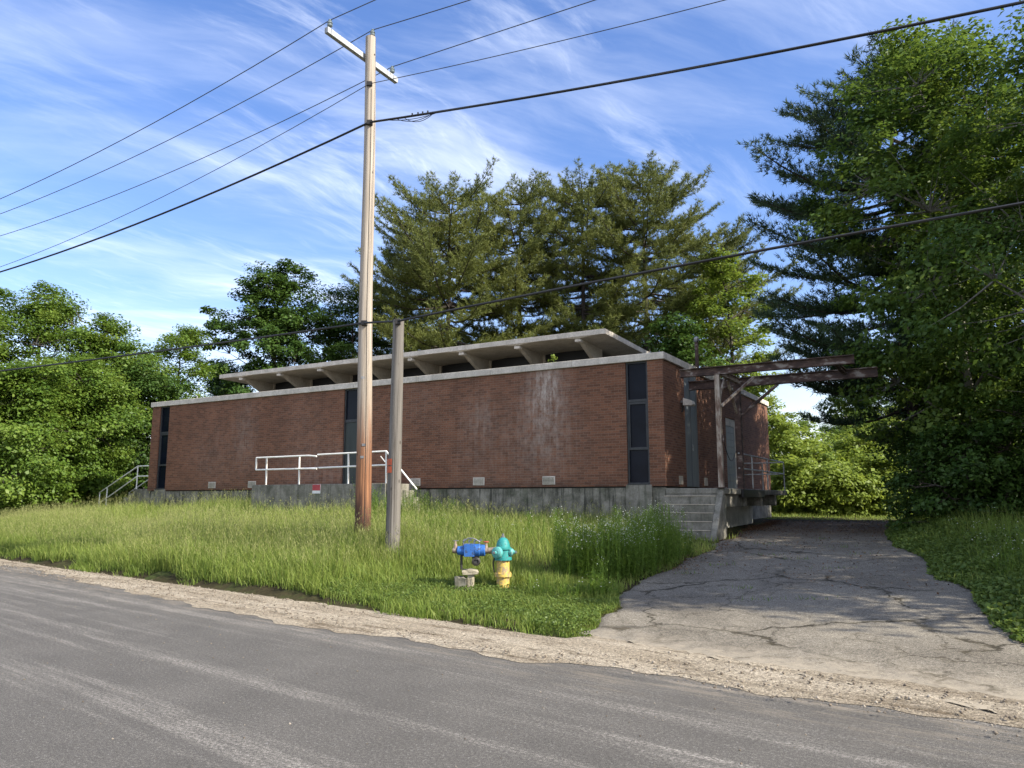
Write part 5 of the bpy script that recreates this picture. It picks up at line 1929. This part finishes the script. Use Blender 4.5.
def weed_stand(cx_, cy_, n, rx, ry, h0, h1, flowers):
    for k in range(n):
        a, q = r.uniform(0, 6.28), r.uniform(0, 1) ** 0.5
        x, y = cx_ + rx * q * math.cos(a), cy_ + ry * q * math.sin(a)
        if blocked(np.array([x]), np.array([y]))[0]:
            continue
        z = float(H(x, y))
        h = r.uniform(h0, h1) * (0.80 + 0.34 * vnoise(x, y, 2.6, 61))
        lx, ly = r.normal(0, 0.07, 2) * h
        p0, p1 = np.array([x, y, z - 0.03]), np.array([x + lx, y + ly, z + h])
        a2 = r.uniform(0, PI)
        wv_ = np.array([math.cos(a2), math.sin(a2), 0]) * 0.004
        V = np.stack([p0 - wv_, p0 + wv_, p1 + wv_ * 0.6, p1 - wv_ * 0.6])
        push(WD, V, np.array([4]), np.arange(4), np.array([r.uniform(0.2, 0.6)]))
        nl = int(h * 34)
        ff = r.uniform(0.08, 0.97, nl)
        P = p0 + (p1 - p0) * ff[:, None]
        dirs = unit(np.stack([r.normal(0, 1, nl), r.normal(0, 1, nl), r.uniform(0.3, 1.1, nl)], 1))
        Ls = (r.uniform(0.05, 0.11, nl) * (1.15 - 0.6 * ff))[:, None]
        sv = unit(np.cross(dirs, np.array([0, 0, 1.0]) + r.normal(0, 0.2, (nl, 3))))
        ww = Ls * 0.11
        V = np.stack([P, P + dirs * Ls * 0.5 + sv * ww, P + dirs * Ls - np.array([0, 0, 0.01]), P + dirs * Ls * 0.5 - sv * ww], 1).reshape(-1, 3)
        push(WD, V, np.full(nl, 4), np.arange(nl * 4), np.clip(r.normal(0.5, 0.2, nl), 0, 1))
        if flowers and r.uniform() < flowers:
            nf = r.integers(3, 7)
            q = p1 + np.stack([r.normal(0, 0.06, nf), r.normal(0, 0.06, nf), r.uniform(-0.10, 0.03, nf)], 1)
            N = unit(np.array([0, 0, 1.0]) + r.normal(0, 0.5, (nf, 3)))
            for rep in range(2):
                V, cn, ix = leaf_quads(q, N, np.full(nf, 0.023), r, 0.85)
                push(FL, V, cn, ix, np.clip(r.normal(0.6, 0.2, nf), 0, 1))
            # flower stems
            sv = np.array([0.0018, 0.0018, 0])
            b0 = np.repeat((p1 - np.array([0, 0, 0.16]))[None], nf, 0)
            V = np.stack([b0 - sv, b0 + sv, q + sv * 0.6, q - sv * 0.6], 1).reshape(-1, 3)
            push(WD, V, np.full(nf, 4), np.arange(nf * 4), np.full(nf, 0.6))


WEEDS = [(-2.75, 21.3, 420, 1.5, 0.4, 0.9, 1.35, 0.05), (9.0, 14.2, 60, 0.8, 1.2, 0.6, 1.1, 0.4), (7.5, 11.4, 70, 0.5, 1.1, 0.5, 0.95, 0.1), (8.4, 12.8, 60, 0.6, 1.1, 0.6, 1.0, 0.2),
         (-1.0, 17.6, 100, 1.2, 0.9, 0.4, 0.75, 0.1), (0.4, 17.3, 130, 1.1, 0.9, 0.5, 0.9, 0.2)]
for px, py, n, rx, ry, h0, h1, fl2 in ((577, 577, 150, 0.45, 0.6, 0.85, 1.25, 0.45), (603, 577, 210, 0.5, 0.7, 0.95, 1.38, 0.5), (630, 572, 220, 0.5, 0.8, 0.95, 1.38, 0.5), (655, 562, 190, 0.5, 0.8, 0.85, 1.3, 0.45),
                                       (678, 556, 90, 0.35, 0.5, 0.6, 0.95, 0.3), (597, 598, 34, 0.14, 0.2, 0.55, 0.85, 0.15), (574, 600, 30, 0.25, 0.2, 0.35, 0.6, 0.1), (548, 598, 26, 0.3, 0.2, 0.25, 0.5, 0.1), (612, 600, 30, 0.25, 0.25, 0.3, 0.5, 0.1)):
    gx_, gy_ = on_ground(px, py)
    WEEDS.append((gx_, gy_, n, rx, ry, h0, h1, fl2))
for cx_, cy_, n, rx, ry, h0, h1, fl2 in WEEDS:
    weed_stand(cx_, cy_, n, rx, ry, h0, h1, fl2)


def catall(lst):
    # push() offsets each chunk already
    return np.concatenate(lst[0]), np.concatenate(lst[1]), np.concatenate(lst[2]), np.concatenate(lst[3])


for px, py in ((655, 560), (690, 575), (720, 566), (765, 556), (800, 560), (830, 570), (845, 548), (700, 548), (770, 545), (820, 540), (860, 555), (742, 590), (756, 602), (810, 600)):
    gx_, gy_ = on_ground(px, py)
    for k in range(16):
        x, y = gx_ + r.normal(0, 0.16), gy_ + r.normal(0, 0.05)
        pz = np.array([x, y, float(H(x, y)) + 0.01])
        d_ = unit(np.array([r.normal(0, 0.5), r.normal(0, 0.5), 1.0])) * r.uniform(0.03, 0.10)
        wv_ = np.array([0.006, 0.003, 0])
        push(WD, np.stack([pz - wv_, pz + wv_, pz + d_]), np.array([3]), np.arange(3), np.array([r.uniform(0.1, 0.7)]))
V, cn, ix, tn = catall(WD)
wd_o = raw_mesh('tall_weeds', V, cn, ix, M['weed'], None, tn)
tag(wd_o, 'tall leafy weeds before the dock steps and tufts in the driveway cracks', 'weeds', kind='stuff')
V, cn, ix, tn = catall(FL)
fl_o = raw_mesh('weed_flowers', V, cn, ix, M['petal'], None, tn)
tag(fl_o, 'tiny white flower heads on top of the tall weeds', 'flowers', kind='stuff')

# plant growing on the roof edge
pr = local_empty('roof_plant', -3.55, 0.62, 5.18)
tag(pr, 'small green plant growing behind the coping under the raised roof', 'plant')
n = 70
P = np.stack([r.normal(0, 0.06, n), r.normal(0, 0.06, n), r.uniform(0.1, 0.62, n)], 1)
N = unit(r.normal(0, 1, (n, 3)) + np.array([0, 0, 0.5]))
V, cn, ix = leaf_quads(P, N, r.uniform(0.06, 0.11, n), r, 0.6)
raw_mesh('leaves', V, cn, ix, M['leaf_bright'], pr, np.clip(r.normal(0.8, 0.15, n), 0, 1))
MB().tube([(0, 0, 0), (0.01, 0, 0.3), (0, 0.01, 0.58)], 0.008, 6).build('stem', M['weed'], pr, 60)

# stones on the shoulder and driveway mouth, fallen leaves at the far end
PB = ([], [], [], [])


def pebbles(pos, z, size, lst):
    n = len(pos)
    oc = np.array([[1, 0, 0], [0, 1, 0], [-1, 0, 0], [0, -1, 0], [0, 0, 0.75], [0, 0, -0.6]], float)
    fc = np.array([[0, 1, 4], [1, 2, 4], [2, 3, 4], [3, 0, 4], [1, 0, 5], [2, 1, 5], [3, 2, 5], [0, 3, 5]])
    V = oc[None] * size[:, None, None] * r.uniform(0.6, 1.3, (n, 6, 1))
    a = r.uniform(0, 6.28, n)
    c, s = np.cos(a)[:, None], np.sin(a)[:, None]
    V = np.stack([V[:, :, 0] * c - V[:, :, 1] * s, V[:, :, 0] * s + V[:, :, 1] * c, V[:, :, 2]], -1)
    V += np.stack([pos[:, 0], pos[:, 1], z], 1)[:, None]
    ix = (np.arange(n)[:, None, None] * 6 + fc[None]).ravel()
    push(lst, V.reshape(-1, 3), np.full(n * 8, 3), ix, np.repeat(np.clip(r.normal(0.5, 0.25, n), 0, 1), 8))


pos, e, t = scatter(9000, r, -7, 26, -1.35, -0.22)
pebbles(pos, np.full(len(pos), 0.035), 0.005 + 0.017 * r.uniform(0, 1, len(pos)) ** 6, PB)
pos, e, t = scatter(900, r, -5, 20, -6.0, -1.0)
pebbles(pos, np.full(len(pos), 0.004), 0.004 + 0.008 * r.uniform(0, 1, len(pos)) ** 3, PB)
M['pebble'] = mat_leaf('pebble_stone', (0.10, 0.08, 0.06), (0.20, 0.165, 0.125), (0.34, 0.30, 0.245), 0.0, 0.9)
V, cn, ix, tn = catall(PB)
tag(raw_mesh('gravel', V, cn, ix, M['pebble'], None, tn), 'loose stones scattered over the sandy shoulder', 'gravel', kind='stuff')

LT = ([], [], [], [])
n = 8000
ii = r.integers(0, 120, n)
uu = r.uniform(0, 1, n)
wgt = np.where(r.uniform(0, 1, n) < 0.55, r.uniform(0.70, 1.0, n), r.uniform(0.25, 1.0, n))
ii = (wgt * 119).astype(int)
edge_ = r.uniform(0, 1, n) < 0.4
uu = np.where(edge_, np.abs(r.normal(0, 0.05, n)), uu)
pos = np.stack([LW[ii, 0] * (1 - uu) + RW[ii, 0] * uu, LW[ii, 1] * (1 - uu) + RW[ii, 1] * uu], 1) + r.normal(0, 0.08, (n, 2))
P = np.stack([pos[:, 0], pos[:, 1], H(pos[:, 0], pos[:, 1]) + 0.045], 1)
V, cn, ix = leaf_quads(P, unit(np.array([0, 0, 1.0]) + r.normal(0, 0.3, (n, 3))), r.uniform(0.02, 0.055, n), r, 0.6)
push(LT, V, cn, ix, np.clip(r.normal(0.5, 0.25, n), 0, 1))
M['litter'] = mat_leaf('dead_leaf', (0.045, 0.022, 0.012), (0.13, 0.065, 0.032), (0.24, 0.14, 0.07), 0.15, 0.9)
V, cn, ix, tn = catall(LT)
tag(raw_mesh('leaf_litter', V, cn, ix, M['litter'], None, tn), 'brown fallen leaves on the far end and edge of the driveway', 'leaf litter', kind='stuff')

print('polys', sum(len(o.data.polygons) for o in SC.objects if o.type == 'MESH'))
